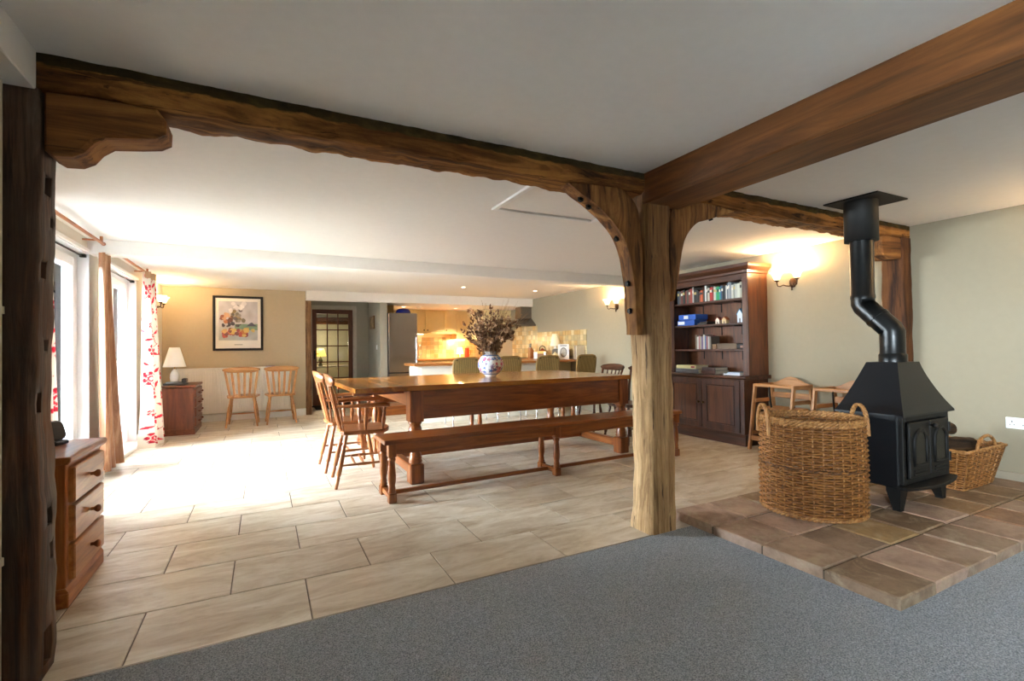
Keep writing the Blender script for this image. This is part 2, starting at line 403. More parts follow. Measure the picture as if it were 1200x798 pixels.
# --- glazed door at the end of the hall and the lit room behind it
RW = lambda ax: wood('red_brown_door_wood', '#43200e', '#63301a', '#7a4022', ax, .35)
d = struct(bpy.data.objects.new('door_1', None), 'red-brown door of fifteen small panes'); COL.objects.link(d); d.location = (.845, 10.34, 0)
DW = .775; DH = 1.94
B().box(0, .085, -.02, .02, .03, DH, .004).box(DW-.085, DW, -.02, .02, .03, DH, .004).build('stile', RW('z'), d)
B().box(.085, DW-.085, -.02, .02, DH-.085, DH, .004).box(.085, DW-.085, -.02, .02, .03, .24, .004).build('rail', RW('x'), d)
px0, px1, pz0, pz1 = .085, DW-.085, .24, DH-.085
for i in (1, 2): B().box(px0+(px1-px0)*i/3-.011, px0+(px1-px0)*i/3+.011, -.016, .016, pz0, pz1, .003).build('glazing_bar', RW('z'), d)
for j in range(1, 5): B().box(px0, px1, -.015, .015, pz0+(pz1-pz0)*j/5-.011, pz0+(pz1-pz0)*j/5+.011, .003).build('glazing_bar', RW('x'), d)
for i in range(3):
    for j in range(5):
        B().box(px0+(px1-px0)*i/3+.011, px0+(px1-px0)*(i+1)/3-.011, -.003, .003, pz0+(pz1-pz0)*j/5+.011, pz0+(pz1-pz0)*(j+1)/5-.011).build('pane', GLASS, d)
B().box(.03, .06, -.03, -.02, .95, 1.12, .003).path([(.045,-.02,1.05),(.045,-.06,1.05),(.12,-.06,1.05)], .008).build('handle', plain('black_iron', '#17150f', .5, .6), d)
struct(B().box(.775, .845, 10.285, 10.30, 0, 2.02, .004).box(1.62, 1.69, 10.285, 10.30, 0, 2.02, .004).box(.845, 1.62, 10.285, 10.30, 1.945, 2.02, .004).box(.80, .845, 10.3, 10.42, 0, 1.955).box(1.62, 1.66, 10.3, 10.42, 0, 1.955).build('trim_4', plain('greyish_architrave', '#bdb6a8', .5)), 'pale architrave around the glazed door')
struct(B().box(.80, 1.66, 10.27, 10.46, -.01, .028, .004).build('trim_5', plain('added_threshold_wood', '#2a1a10', .6)), 'dark threshold strip added to cover the bright gap under the glazed door')  # strip added to stop the light leak below the door
struct(B().box(-.2, 3.2, 13.2, 13.3, -.05, 2.4).box(-.3, -.2, 10.42, 13.2, -.05, 2.4).box(3.1, 3.2, 10.96, 13.2, -.05, 2.4).box(-.3, 3.2, 10.42, 13.2, 2.3, 2.4).box(-.3, 3.2, 10.42, 13.2, -.05, -.001).box(-.2,.55,10.42,10.5,0,2.3).build('wall_back_room', plain('yellow_green_room_paint', '#c9c2a4', .8, var=.03)))
tag(B().box(.2, 2.9, 12.9, 13.15, 1.78, 1.95, .02).build('ceiling_beam', timber('back_room_beam', '#3a2110', '#5a351c', '#74492a', 'x')), 'dark beam of the lit room behind the glazed door', 'beam')
# ================================================================== TIMBER FRAME
OAKX = timber('old_oak', '#3a2211', '#6b4424', '#8f6236', 'x'); OAKZ = timber('old_oak', '#442812', '#84562c', '#ae7c46', 'z'); 
PALEZ = timber('pale_weathered_oak', '#5e4023', '#9a7348', '#c19a68', 'z')
DARKZ = timber('dark_weathered_oak', '#150d07', '#2f1d10', '#4b3220', 'z')
BEAMY = wood('sawn_oak_beam', '#4a2a10', '#74461e', '#95602f', 'y', .55, .8, .2)
IRON = plain('black_iron_bolt', '#191816', .5, .7)
def outline(u0, u1, v0, v1, c, k=4):
    P = [(u0+c, v0), (u1-c, v0), (u1, v0+c), (u1, v1-c), (u1-c, v1), (u0+c, v1), (u0, v1-c), (u0, v0+c)]
    out = []
    for i in range(8):
        a = P[i]; b = P[(i+1) % 8]; m = k if i % 2 == 0 else 1
        for j in range(m): out.append((a[0]+(b[0]-a[0])*j/m, a[1]+(b[1]-a[1])*j/m))
    return out
def rough(ax, a0, a1, sec, nseg, amp, seed, sc=5.0):
    b = B(); rings = []
    for i in range(nseg+1):
        t = i/nseg; a = a0+(a1-a0)*t; r = []
        for u, v in sec(t):
            p = {'x': (a, u, v), 'y': (u, a, v), 'z': (u, v, a)}[ax]
            q = wob(p, sc, amp, seed)
            if i in (0, nseg): q = Vector(p)
            if ax == 'x': q.x = a
            if ax == 'y': q.y = a
            if ax == 'z': q.z = a
            r.append(q)
        rings.append(r)
    b.ring(rings, True, True); return b
# main beam over the opening (its wavy underside is part of its look), left and right of the central post
def bsec(t): return outline(2.20, 2.40 + .010*math.sin(t*17), 2.045 + .003*math.sin(t*13+1), 2.30, .012, 5)
bmN = N('long_beam_oak'); st_ = (.9, 9, 9)
f1 = bmN.noise(bmN.coord(st_, False), 1.1, 8, .65, 1.2); f2 = bmN.noise(bmN.coord((1.5,15,15), False), 2.2, 4, .6, .6); f3 = bmN.noise(bmN.coord((1,1,1), False), 3.4, 4); f4 = bmN.noise(bmN.coord((1,2,2), False), 9, 4, .6)
c = bmN.ramp(f1, [(.36, lin('#3a220e')), (.48, lin('#75491f')), (.6, lin('#ab7439'))]); c = bmN.mix(.55, c, bmN.ramp(f3, [(.38, (.5,.44,.4)), (.58, (1,1,1))]), 'MULTIPLY')
ck = bmN.ramp(f2, [(.31, (.08,.06,.05)), (.37, (1,1,1))]); c = bmN.mix(.8, c, ck, 'MULTIPLY')
kn = bmN.ramp(bmN.noise(bmN.coord((2.2,7,7), False), 2.3, 2), [(.25, (.1,.08,.07)), (.3, (1,1,1))]); c = bmN.mix(.9, c, kn, 'MULTIPLY')
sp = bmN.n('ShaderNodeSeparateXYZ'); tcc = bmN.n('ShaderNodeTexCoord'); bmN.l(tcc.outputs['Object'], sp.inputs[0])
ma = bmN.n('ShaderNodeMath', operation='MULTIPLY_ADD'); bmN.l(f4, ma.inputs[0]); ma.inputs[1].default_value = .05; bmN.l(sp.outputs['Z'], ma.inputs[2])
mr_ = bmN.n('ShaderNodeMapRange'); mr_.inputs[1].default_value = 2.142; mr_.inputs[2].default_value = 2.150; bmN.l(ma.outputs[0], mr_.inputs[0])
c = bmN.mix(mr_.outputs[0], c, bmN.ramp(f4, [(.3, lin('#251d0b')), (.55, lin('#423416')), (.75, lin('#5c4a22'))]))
bmN.base(c); bmN.set(Roughness=.8); bmN.b.inputs['Specular IOR Level'].default_value = .25
mm = bmN.n('ShaderNodeMath', operation='ADD'); bmN.l(f2, mm.inputs[0]); bmN.l(f4, mm.inputs[1]); bmN.bump(mm.outputs[0], .6, .012)
LBEAM = bmN.mat
tag(rough('x', -.70, 2.16, bsec, 200, .011, 3.0, 10).build('timber_beam', LBEAM), 'long old oak beam across the ceiling from the left post to the central post', 'beam', 'old oak beams')
tag(rough('x', 2.2, 5.13, bsec, 180, .011, 9.0, 10).build('timber_beam', LBEAM), 'old oak beam from the central post to the right wall above the stove', 'beam', 'old oak beams')
tag(B().box(2.035, 2.335, -3.6, 2.23, 1.98, 2.2, .008).build('timber_beam', BEAMY), 'smooth sawn oak ceiling beam running from the central post towards the viewer', 'beam')
# dirty plaster lip along the top of the long beam
# central post, pale and weathered below, browner above
def psec(t):
    z = t*2.06; g = .018*math.exp(-z*3.5); dx = .008*math.sin(z*3.1)
    return outline(2.05-g+dx, 2.235+g*.4+dx*.6, 2.185-g*.2, 2.375+g, .02, 4)
pm = N('central_post_oak')
co = pm.coord((9, 9, .8), False); f1 = pm.noise(co, 1.2, 8, .65, 1.0); co3 = pm.coord((1,1,1), False)
sx = pm.n('ShaderNodeSeparateXYZ'); tc = pm.n('ShaderNodeTexCoord'); pm.l(tc.outputs['Object'], sx.inputs[0])
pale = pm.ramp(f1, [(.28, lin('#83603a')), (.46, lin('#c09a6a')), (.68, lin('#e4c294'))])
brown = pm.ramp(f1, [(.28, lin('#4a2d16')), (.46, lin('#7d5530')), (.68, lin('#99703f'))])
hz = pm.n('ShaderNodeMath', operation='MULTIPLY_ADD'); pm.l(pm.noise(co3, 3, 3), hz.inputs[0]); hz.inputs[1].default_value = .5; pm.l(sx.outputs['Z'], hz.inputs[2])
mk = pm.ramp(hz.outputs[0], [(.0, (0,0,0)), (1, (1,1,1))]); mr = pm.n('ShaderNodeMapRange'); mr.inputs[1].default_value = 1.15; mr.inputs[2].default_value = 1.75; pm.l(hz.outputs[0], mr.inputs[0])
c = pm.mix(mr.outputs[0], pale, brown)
f2 = pm.noise(pm.coord((16, 16, 1.1), False), 2.2, 4, .6, .5); ck = pm.ramp(f2, [(.33, (.10,.07,.05)), (.39, (1,1,1))])
c = pm.mix(.85, c, ck, 'MULTIPLY'); f5 = pm.noise(pm.coord((40,40,1.2), False), 1.6, 5, .7, .4); c = pm.mix(.75, c, pm.ramp(f5, [(.38, (.5,.42,.36)), (.56, (1,1,1))]), 'MULTIPLY'); pm.base(c); pm.set(Roughness=.85); pm.bump(f5, .7, .012)
post = thing('timber_post', 'pale weathered oak post standing in the middle between the tiles and the carpet', 'post', (0,0,0))
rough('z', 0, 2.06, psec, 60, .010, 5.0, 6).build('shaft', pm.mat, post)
for z, x in ((.62, 2.10), (.37, 2.09), (1.5, 2.09)):
    pass
# curved knee braces with iron bolts
def brace(name, label, outer, inner, y0, y1, seed, bolts):
    t = thing(name, label, 'brace', (0,0,0), 0, 'curved oak braces')
    def interp(P, s):
        n = len(P)-1; i = min(int(s*n), n-1); f = s*n-i
        g = lambda k: Vector(P[max(0, min(n, k))])
        a, b_, c_, d_ = g(i-1), g(i), g(i+1), g(i+2)
        return .5*((2*b_)+(c_-a)*f+(2*a-5*b_+4*c_-d_)*f*f+(3*b_-a-3*c_+d_)*f**3)
    rings = []
    for k in range(33):
        s = k/32; o_ = interp(outer, s); i_ = interp(inner, s); r = []
        for u, v in outline(0, 1, y0, y1, .0, 3):
            e = .01
            p = Vector((o_.x+(i_.x-o_.x)*u, v, o_.y+(i_.y-o_.y)*u))
            if (u in (0,1)) and (v in (y0, y1)): p.y += e if v == y0 else -e
            r.append(wob(p, 6, .006, seed))
        rings.append(r)
    B().ring(rings, True, True).build('curved_timber', OAKZ, t)
    for bx, by, bz, dx, dz in bolts:
        B().lathe([(.02,0),(.02,.003),(.015,.003),(.015,.014)], (bx, by, bz), 6, (dx, 0, dz), 1, False).build('bolt', IRON, t)
    return t
brace('timber_brace', 'curved oak brace on the left side of the central post with black bolts',
      [(1.50,2.03),(1.57,1.985),(1.70,1.92),(1.85,1.80),(1.925,1.64),(1.955,1.475),(1.965,1.33),(1.97,1.19)],
      [(1.86,2.05),(1.92,2.02),(1.98,1.95),(2.01,1.84),(2.02,1.68),(2.022,1.5),(2.022,1.35),(2.01,1.19)], 2.20, 2.315, 2.0,
      [(1.665,2.257,1.932,-.5,-.86),(1.605,2.25,1.965,-.5,-.86),(1.868,2.26,1.765,-.85,-.5),(1.945,2.255,1.50,-1,-.1),(1.957,2.255,1.335,-1,0)])
brace('timber_brace', 'curved oak brace on the right side of the central post',
      [(2.86,2.03),(2.74,2.0),(2.64,1.965),(2.52,1.925),(2.44,1.872),(2.375,1.786),(2.333,1.62),(2.285,1.42)],
      [(2.5,2.05),(2.4,2.05),(2.33,2.03),(2.29,2.0),(2.265,1.93),(2.252,1.8),(2.25,1.6),(2.248,1.4)], 2.205, 2.315, 6.0, [(2.66,2.255,1.972,.4,-.92)])
# left post with mortice slots
def lsec(t): return outline(-.795, -.688 + .006*math.sin(t*9), 2.2, 2.365, .012, 5)
lp = thing('timber_post', 'dark old oak post at the left edge with empty mortice slots', 'post', (0,0,0))
lm = N('left_post_oak'); co = lm.coord((9,9,.8), False); f1 = lm.noise(co, 1.3, 8, .66, 1.0); co3 = lm.coord((1,1,.5), False); f3 = lm.noise(co3, 5, 4)
c = lm.mix(lm.ramp(f3, [(.4,(0,0,0)),(.62,(1,1,1))]), lm.ramp(f1, [(.3, lin('#1d1612')), (.48, lin('#4a3a2e')), (.64, lin('#77675a'))]), lm.ramp(f1, [(.3, lin('#170b05')), (.48, lin('#46260f')), (.64, lin('#704220'))]))
f2 = lm.noise(lm.coord((16,16,1.0), False), 2.0, 4, .6, .5); ck = lm.ramp(f2, [(.3, (.1,.08,.06)), (.37, (1,1,1))])
lm.base(lm.mix(.8, c, ck, 'MULTIPLY')); lm.set(Roughness=.7); lm.bump(f2, .6, .012)
shaft = rough('z', 0, 2.04, lsec, 60, .008, 8.0, 6).build('shaft', lm.mat, lp)
cut = B()
for y, z, h, ww in ((2.285,1.725,.035,.028),(2.32,1.60,.018,.012),(2.26,1.42,.03,.022),(2.30,1.155,.02,.018),(2.25,.955,.035,.02),(2.29,.55,.03,.02),(2.32,.42,.028,.014),(2.28,.10,.06,.03)):
    cut.box(-.735, -.66, y-ww, y+ww, z-h, z+h)
co_ = put('cutter', cut.mesh('cutter', IRON)); md = shaft.modifiers.new('slots', 'BOOLEAN'); md.object = co_; md.operation = 'DIFFERENCE'; md.solver = 'EXACT'
bpy.context.view_layer.update(); dg = bpy.context.evaluated_depsgraph_get()
me = bpy.data.meshes.new_from_object(shaft.evaluated_get(dg)); shaft.modifiers.clear(); shaft.data = me
while len(me.materials) > 1: me.materials.pop()
me.polygons.foreach_set('material_index', [0]*len(me.polygons)); bpy.data.objects.remove(co_)
# corbels under the beam ends
corb = [(-.674,2.036),(-.56,2.045),(-.355,2.042),(-.325,2.0),(-.327,1.952),(-.36,1.93),(-.42,1.918),(-.508,1.905),(-.541,1.878),(-.567,1.84),(-.60,1.82),(-.65,1.816),(-.674,1.83)]
tag(B().prism(corb[::-1], 2.205, 2.36, 'xz', .012).build('timber_corbel', timber('corbel_oak', '#4a2b12', '#85552a', '#a8733c', 'x')), 'shaped oak corbel under the beam on the left post', 'corbel', 'oak corbels')
tag(B().prism([(4.978,2.045),(4.70,2.05),(4.66,2.03),(4.665,1.93),(4.70,1.875),(4.78,1.845),(4.88,1.85),(4.978,1.862)], 2.20, 2.34, 'xz', .012).build('timber_corbel', timber('corbel_oak', '', '', '', 'x')), 'oak corbel under the beam beside the stove flue', 'corbel', 'oak corbels')
tag(rough('z', 0, 2.05, lambda t: outline(4.985, 5.128, 2.19, 2.365, .012, 4), 40, .008, 4.0).build('timber_post', timber('wall_post_oak', '#2f1a0c', '#5a3519', '#734823', 'z')), 'brown oak post against the right wall behind the stove', 'post')
# hall-corner oak post beside the far wall
tag(rough('z', 0, 2.0, lambda t: outline(.643, .74, 9.15, 9.28, .01, 3), 30, .006, 2.5).build('timber_post', timber('hall_post_oak', '#5f4128', '#8b6846', '#a98660', 'z')), 'slim oak post at the end of the far wall beside the glazed door', 'post')
# pipe at the left edge
pp = thing('water_pipe', 'cream painted pipe running up beside the left post', 'pipe', (-.775, 2.165, 0))
CREAMP = plain('cream_pipe_paint', '#cfc4ab', .4)
B().tube((0,0,0.005), (0,0,2.03), .0125, n=14).build('tube', CREAMP, pp)
for z in (.45, 1.27): B().lathe([(.018,-.012),(.018,.012)], (0,0,z), 14).box(-.03, -.015, -.01, .01, z-.012, z+.012).build('clip', CREAMP, pp)
# ceiling hatch
h = thing('ceiling_hatch', 'white square loft hatch in the dining ceiling', 'hatch', (1.96, 2.83, CEIL))
B().box(-.46, -.42, -.40, .40, -.018, 0, .004).box(.42, .46, -.40, .40, -.018, 0, .004).box(-.42, .42, .36, .40, -.018, 0, .004).box(-.42, .42, -.40, -.36, -.018, 0, .004).build('frame', GLOSSW, h)
B().box(-.41, .41, -.35, .35, -.006, 0).build('panel', WHITE, h)
# ================================================================== HEARTH
he = struct(B().box(2.362, 5.128, 1.078, 2.342, 0.004, .045).build('floor_hearth', plain('hearth_mortar', '#5e5344', .9, var=.2)), 'raised hearth of old terracotta tiles under the stove')
for i in range(9):
    for j in range(4):
        x0 = 2.35+i*.3089; y0 = 1.068+j*.3195; g = .006
        b = B(); vs = []
        tz = .053+random.uniform(-.0025, .0025)
        for z, s in ((.002 if (i == 0 or j == 0) else .02, 0), (tz-.006, 0), (tz, .006)):
            vs.append([Vector((sx_*(.3089/2-g-s)+random.uniform(-.0025,.0025), sy_*(.3195/2-g-s)+random.uniform(-.0025,.0025), z)) for sx_, sy_ in ((-1,-1),(1,-1),(1,1),(-1,1))])
        b.ring(vs, True, False); o = b.build('hearth_tile', HTILE, he); o.location = (x0+.3089/2, y0+.3195/2, random.uniform(.001,.003))
# ================================================================== STOVE
BLK = plain('matt_black_stove_steel', '#0c0e12', .42, .1, var=.15, nscale=5, bump=.05)
CAST = plain('black_cast_iron', '#080706', .6, .1, var=.2, bump=.12)
ENAM = plain('satin_black_flue_enamel', '#0f1112', .33, .2)
ST = (3.86, 1.84, .056)
st = thing('wood_stove', 'black wood-burning stove with sloping canopy on the tiled hearth', 'stove', ST)
b = B().box(-.305, .305, -.225, .12, .145, .61, .008); b.build('body', BLK, st)
# canopy: sloping hood slightly concave
rings = []
for k in range(9):
    t = k/8; s = t**.85
    x0 = -.335+(-.155+.335)*s; x1 = .335+(.13-.335)*(1-(1-t)**1.5); y0 = -.272+(-.165+.272)*s; y1 = .135+(.02-.135)*s
    rings.append([Vector((x0,y0,.612+t*.325)), Vector((x1,y0,.612+t*.325)), Vector((x1,y1,.612+t*.325)), Vector((x0,y1,.612+t*.325))])
B().ring([[p+Vector((0,0,-.012)) for p in rings[0]]]+rings, True, False).build('canopy', BLK, st)
B().box(-.32, .32, -.245, .13, .60, .612).build('top_plate', CAST, st)
for sx_ in (-1, 1):
    for sy_ in (-1, 1):
        b = B(); b.ring([[Vector((sx_*(.255+dx*.055*1)+ax*.045, (-.19 if sy_ < 0 else .08)+ay*.04, z)) for ax, ay in ((-1,-1),(1,-1),(1,1),(-1,1))] if dx == 0 else [Vector((sx_*(.275)+ax*.022, (-.205 if sy_ < 0 else .095)+ay*.022, z)) for ax, ay in ((-1,-1),(1,-1),(1,1),(-1,1))] for dx, z in ((0,.15),(0,.12),(1,.012),(1,0))], True, False)
        b.build('leg', CAST, st)
# front: frame, ash lip, two arched doors
B().box(-.30, -.262, -.25, -.225, .17, .60, .004).box(.262, .30, -.25, -.225, .17, .60, .004).box(-.262, .262, -.25, -.225, .565, .60, .004).box(-.262, .262, -.25, -.225, .17, .205, .004).build('front_frame', CAST, st)
lip = [(-.33,-.22),(-.33,-.28),(-.25,-.305),(-.1,-.33),(0,-.335),(.1,-.33),(.25,-.305),(.33,-.28),(.33,-.22)]
B().prism(lip, .145, .165, 'xy', .004).build('ash_lip', CAST, st)
GLK = plain('dark_stove_glass', '#060505', .25, spec=.3)
for s in (-1, 1):
    x0, x1 = (-.258, -.004) if s < 0 else (.004, .258)
    dr = B().box(x0, x1, -.268, -.25, .21, .56, .005).build('door', CAST, st)
    cx_ = (x0+x1)/2; rad = .078
    arch = [(cx_+rad*math.cos(a), .43+rad*math.sin(a)) for a in [PI*k/12 for k in range(13)]]
    pts = [(cx_+rad, .29)] + arch + [(cx_-rad, .29)]
    B().path([(x, -.27, z) for x, z in pts], .011, 8, True).build('arch_moulding', CAST, dr)
    B().prism(pts, -.272, -.268, 'xz').build('glass', GLK, dr)
    for z in (.235, .255): B().box(cx_-.08, cx_+.08, -.276, -.268, z-.006, z+.006, .002).build('louvre', CAST, dr)
    B().lathe([(.012,-.03),(.012,.03)], ((x0 if s < 0 else x1), -.265, .3), 10).build('hinge', CAST, dr); B().lathe([(.012,-.03),(.012,.03)], ((x0 if s < 0 else x1), -.265, .5), 10).build('hinge', CAST, dr)
B().lathe([(.008,0),(.008,.03),(.018,.03),(.02,.045),(.012,.055)], (.305,-.2,.52), 12, (1,-.15,0)).build('knob', CAST, st)
B().lathe([(.008,0),(.008,.025),(.018,.025),(.02,.04),(.012,.05)], (.305,-.2,.25), 12, (1,-.15,0)).build('knob', CAST, st)
B().lathe([(.008,0),(.008,.02),(.016,.02),(.018,.035),(.01,.045)], (.0,-.268,.53), 12, (0,-1,0)).build('door_latch', CAST, st)
# flue
fl_ = thing('stove_flue', 'black jointed flue pipe rising from the stove to a square ceiling plate', 'flue', (3.86, 1.77, .993))
r = .073
B().lathe([(r+.008,0),(r+.008,.05),(r+.002,.055),(r,.06),(r,.17)], (0,0,0), 28).build('lower_pipe', ENAM, fl_)
B().path([(0,0,.165),(0,0,.21),(0,.006,.222),(0,.09,.31),(0,.174,.398),(0,.18,.41),(0,.18,.455)], r, 28).build('elbow', ENAM, fl_)
B().lathe([(r+.005,0),(r+.005,.02)], (0,.09-.01,.31-.01), 28, (0,.69,.72)).build('joint_band', ENAM, fl_)
B().lathe([(r+.004,.45),(r+.004,.475),(r,.48),(r,.9)], (0,.18,0), 28).build('upper_pipe', ENAM, fl_)
B().lathe([(.102,.868),(.105,.868),(.105,1.155)], (0,.18,0), 32).build('collar', plain('matt_black_collar', '#0c0c0c', .6), fl_)
B().box(-.155, .245, -.005, .355, 1.155, 1.165, .002).build('ceiling_plate', plain('matt_black_collar', '#0c0c0c', .6), fl_)
# ================================================================== LOG BASKETS
WK = wood('wicker_cane', '#54300f', '#8c5826', '#b67e40', 'x', .5, 3.0, .1)
WK2 = wood('pale_wicker_cane', '#6f4620', '#a87440', '#cb9c60', 'z', .5, 3.0, .1)
def weave(cx_, cy_, rx, ry, z0, z1, rows, stakes, rot, flare, r=.0065, sq=2.0):
    b = B(); K = stakes*4
    def pt(a, z, dr):
        t = (z-z0)/(z1-z0); s = 1+flare*(t-1)*1.0 + .02*math.sin(t*PI)
        ca, sa = math.cos(a), math.sin(a); e = 2/sq
        x = math.copysign(abs(ca)**e, ca)*(rx*s+dr); y = math.copysign(abs(sa)**e, sa)*(ry*s+dr)
        return Vector((cx_+x*math.cos(rot)-y*math.sin(rot), cy_+x*math.sin(rot)+y*math.cos(rot), z))
    for j in range(rows):
        z = z0+(z1-z0)*(j+.5)/rows; ph = (j % 2)*PI
        pts = [pt(2*PI*k/K, z+random.uniform(-.0012,.0012), .0085*math.sin(2*PI*k/K*stakes/2+ph)) for k in range(K)]
        b.path(pts, r*random.uniform(.85,1.1), 5, True)
    return b, pt
def big_basket():
    c = (3.165, 1.925); rot = math.radians(-35)
    t = thing('log_basket', 'tall round wicker basket with two loop handles in front of the stove', 'basket', (c[0], c[1], .056), rot)
    b, pt = weave(0, 0, .287, .276, .02, .565, 36, 34, 0, -.02, .0075)
    stuff(b.build('woven_wall', WK, t))
    s = B()
    for k in range(34):
        a = 2*PI*(k+.5)/34
        s.path([pt(a, .005, 0), pt(a, .2, 0), pt(a, .4, 0), pt(a, .575, 0)], .0045, 5)
    stuff(s.build('upright_stakes', WK2, t))
    B().lathe([(.275,0),(.28,.012),(.275,.02)], (0,0,0.004), 40, None, .96).build('base', WK, t)
    for z, rr in ((.572, .011), (.59, .012), (.30, .009), (.015, .012)):
        P = [];  K = 176
        for q in range(2):
            B_ = [pt(2*PI*k/K, z, .007*math.cos(2*PI*k/K*30+q*PI)) + Vector((0, 0, .008*math.sin(2*PI*k/K*30+q*PI))) for k in range(K)]
            P.append(B_)
        bb = B()
        for q in P: bb.path(q, rr*.75, 6, True)
        bb.build('rim' if z > .5 else 'braid_band', WK2 if z != .30 else wood('dark_wicker_cane', '#3a2210', '#5e3a1c', '#7d5128', 'x', .5, 3), t)
    for s_ in (-1, 1):
        hb = B()
        for q in range(3):
            pts = []
            for k in range(49):
                a = PI*k/48; zz = .49+.185*max(0, math.sin(a))**.75; yy = .095*math.cos(a); tw = k*.75+q*2*PI/3
                pts.append(Vector((s_*(.291+.006*math.cos(tw)), yy+.006*math.sin(tw)*math.sin(a), zz+.006*math.sin(tw)*math.cos(a))))
            hb.path(pts, .0085, 6)
        hb.build('handle', WK2, t)
big_basket()
def small_basket():
    t = thing('log_basket', 'rectangular wicker basket full of logs behind the stove by the right wall', 'basket', (4.66, 1.80, .056), 0)
    # tapered square sides woven in strips
    def corner(z): s = .76+.24*(z/.29); return .30*s, .24*s
    b = B(); rows = 17
    for j in range(rows):
        z = .012+.27*j/(rows-1); hx, hy = corner(z); pts = []
        for (ax, ay), (bx, by), n in (((-hx,-hy),(hx,-hy),22),((hx,-hy),(hx,hy),18),((hx,hy),(-hx,hy),22),((-hx,hy),(-hx,-hy),18)):
            for k in range(n):
                f = k/n; o_ = .005*math.sin(k*PI/2*1.0+(j % 2)*PI); dx, dy = (0, -1) if ay == by and ay < 0 else (0, 1) if ay == by else (1, 0) if ax > 0 else (-1, 0)
                pts.append((ax+(bx-ax)*f+dx*o_, ay+(by-ay)*f+dy*o_, z))
        b.path(pts, .0075, 5, True)
    stuff(b.build('woven_wall', WK, t))
    s = B()
    for f in [k/8 for k in range(9)]:
        for sg in (-1, 1):
            a, c_ = corner(0), corner(.29); s.path([(-a[0]+2*a[0]*f, sg*a[1], .005), (-c_[0]+2*c_[0]*f, sg*c_[1], .285)], .007, 5); s.path([(sg*a[0], -a[1]+2*a[1]*f, .005), (sg*c_[0], -c_[1]+2*c_[1]*f, .285)], .007, 5)
    stuff(s.build('upright_stakes', WK2, t))
    B().box(-.225, .225, -.18, .18, 0, .01).build('base', WK, t)
    bb = B(); hx, hy = corner(.30)
    for q in range(2):
        pts = []
        for (ax, ay), (bx, by), n in (((-hx,-hy),(hx,-hy),40),((hx,-hy),(hx,hy),32),((hx,hy),(-hx,hy),40),((-hx,hy),(-hx,-hy),32)):
            for k in range(n): pts.append((ax+(bx-ax)*k/n, ay+(by-ay)*k/n + .006*math.cos(k*.9+q*PI), .29+.008*math.sin(k*.9+q*PI)))
        bb.path(pts, .009, 6, True)
    bb.build('rim', WK2, t)
    for sg in (-1, 1):
        pts = [(.30*math.cos(PI*k/24)*.5, sg*.235, .285+.10*math.sin(PI*k/24)) for k in range(25)]
        B().path(pts, .011, 8).build('handle', WK2, t)
    for i, (x, y, z, rr, ln, rz, lb) in enumerate([(-.10,-.05,.285,.07,.36,-.45,'thick barked log lying nearest the stove in the rectangular basket'),(0,.14,.26,.05,.42,0,'log at the wall side of the rectangular basket'),(-.07,.065,.392,.045,.40,-.25,'thin dark log lying on top in the rectangular basket')]):
        lg = thing('log', lb, 'log', (4.66+x, 1.80+y, .056+z), rz, 'logs in the wicker basket')
        rings = [[Vector((-ln/2+ln*k/10, rr*math.cos(2*PI*q/14), rr*math.sin(2*PI*q/14))) for q in range(14)] for k in range(11)]
        rings = [[wob(p, 14, .008, i*3.0) for p in rg] for rg in rings]
        B().ring(rings, False, True).build('bark', timber('log_bark', '#1c120a', '#3c2918', '#594028', 'x'), lg)
        for e in (0, 10): B().add(rings[e], [tuple(range(14))]).build('cut_face', plain('cut_log_face', '#a8794a', .8, var=.25, nscale=30), lg)
small_basket()
# ================================================================== DINING TABLE AND BENCHES
TB = lambda ax: wood('dark_polished_table_wood', '#592a0e', '#8a4a1c', '#ab672e', ax, .3, 1.0, .05, .25)
TT = lambda ax: wood('honey_polished_tabletop', '#7e4711', '#a8661c', '#c8842c', ax, .2, .8, .03, .12)
ang = math.radians(1.2)
tb = thing('dining_table', 'long polished oak refectory table with turned legs and pull-out end leaf', 'table', (1.05, 3.935, 0), ang)
L_ = 2.40; Wd = 1.52
n = 6
for i in range(n): B().box(0, L_, Wd*i/n+.0006, Wd*(i+1)/n-.0006, .778, .82, .003).build('tabletop_board', TT('x'), tb)
for i in range(3): B().box(-.42+.14*i+.0006, -.42+.14*(i+1)-.0006, .0, Wd, .779, .819, .003).build('leaf_board', TT('y'), tb)
LEGP = [(.052,.17),(.058,.185),(.05,.2),(.056,.215),(.046,.225),(.05,.24),(.04,.26),(.045,.30),(.056,.36),(.06,.41),(.055,.46),(.044,.485),(.056,.50),(.058,.51),(.05,.52)]
for lx in (.02, L_-.14):
    for ly in (.015, Wd-.135):
        g = B(); g.box(lx, lx+.12, ly, ly+.12, 0, .165, .01); g.lathe(LEGP, (lx+.06, ly+.06, 0), 24); g.box(lx, lx+.12, ly, ly+.12, .515, .778, .006)
        g.build('leg', TB('z'), tb)
for ly in (.03, Wd-.06): B().box(.14, L_-.14, ly, ly+.03, .535, .778, .004).build('apron', TB('x'), tb)
for lx in (.05, L_-.08): B().box(lx, lx+.03, .135, Wd-.135, .64, .778, .004).build('apron', TB('y'), tb)
for ly in (.30, Wd-.36): B().box(-.38, .5, ly, ly+.05, .735, .778, .003).build('leaf_slider', TB('x'), tb)
for lx in (.045, L_-.115): B().box(lx, lx+.07, .135, Wd-.135, .06, .14, .008).build('end_stretcher', TB('y'), tb)
B().box(.115, L_-.115, Wd/2-.04, Wd/2+.04, .075, .135, .008).build('long_stretcher', TB('x'), tb)
BLEG = [(.024,.07),(.03,.08),(.024,.092),(.027,.105),(.023,.125),(.029,.16),(.03,.2),(.025,.27),(.022,.30),(.03,.31),(.03,.32),(.024,.33),(.028,.34)]
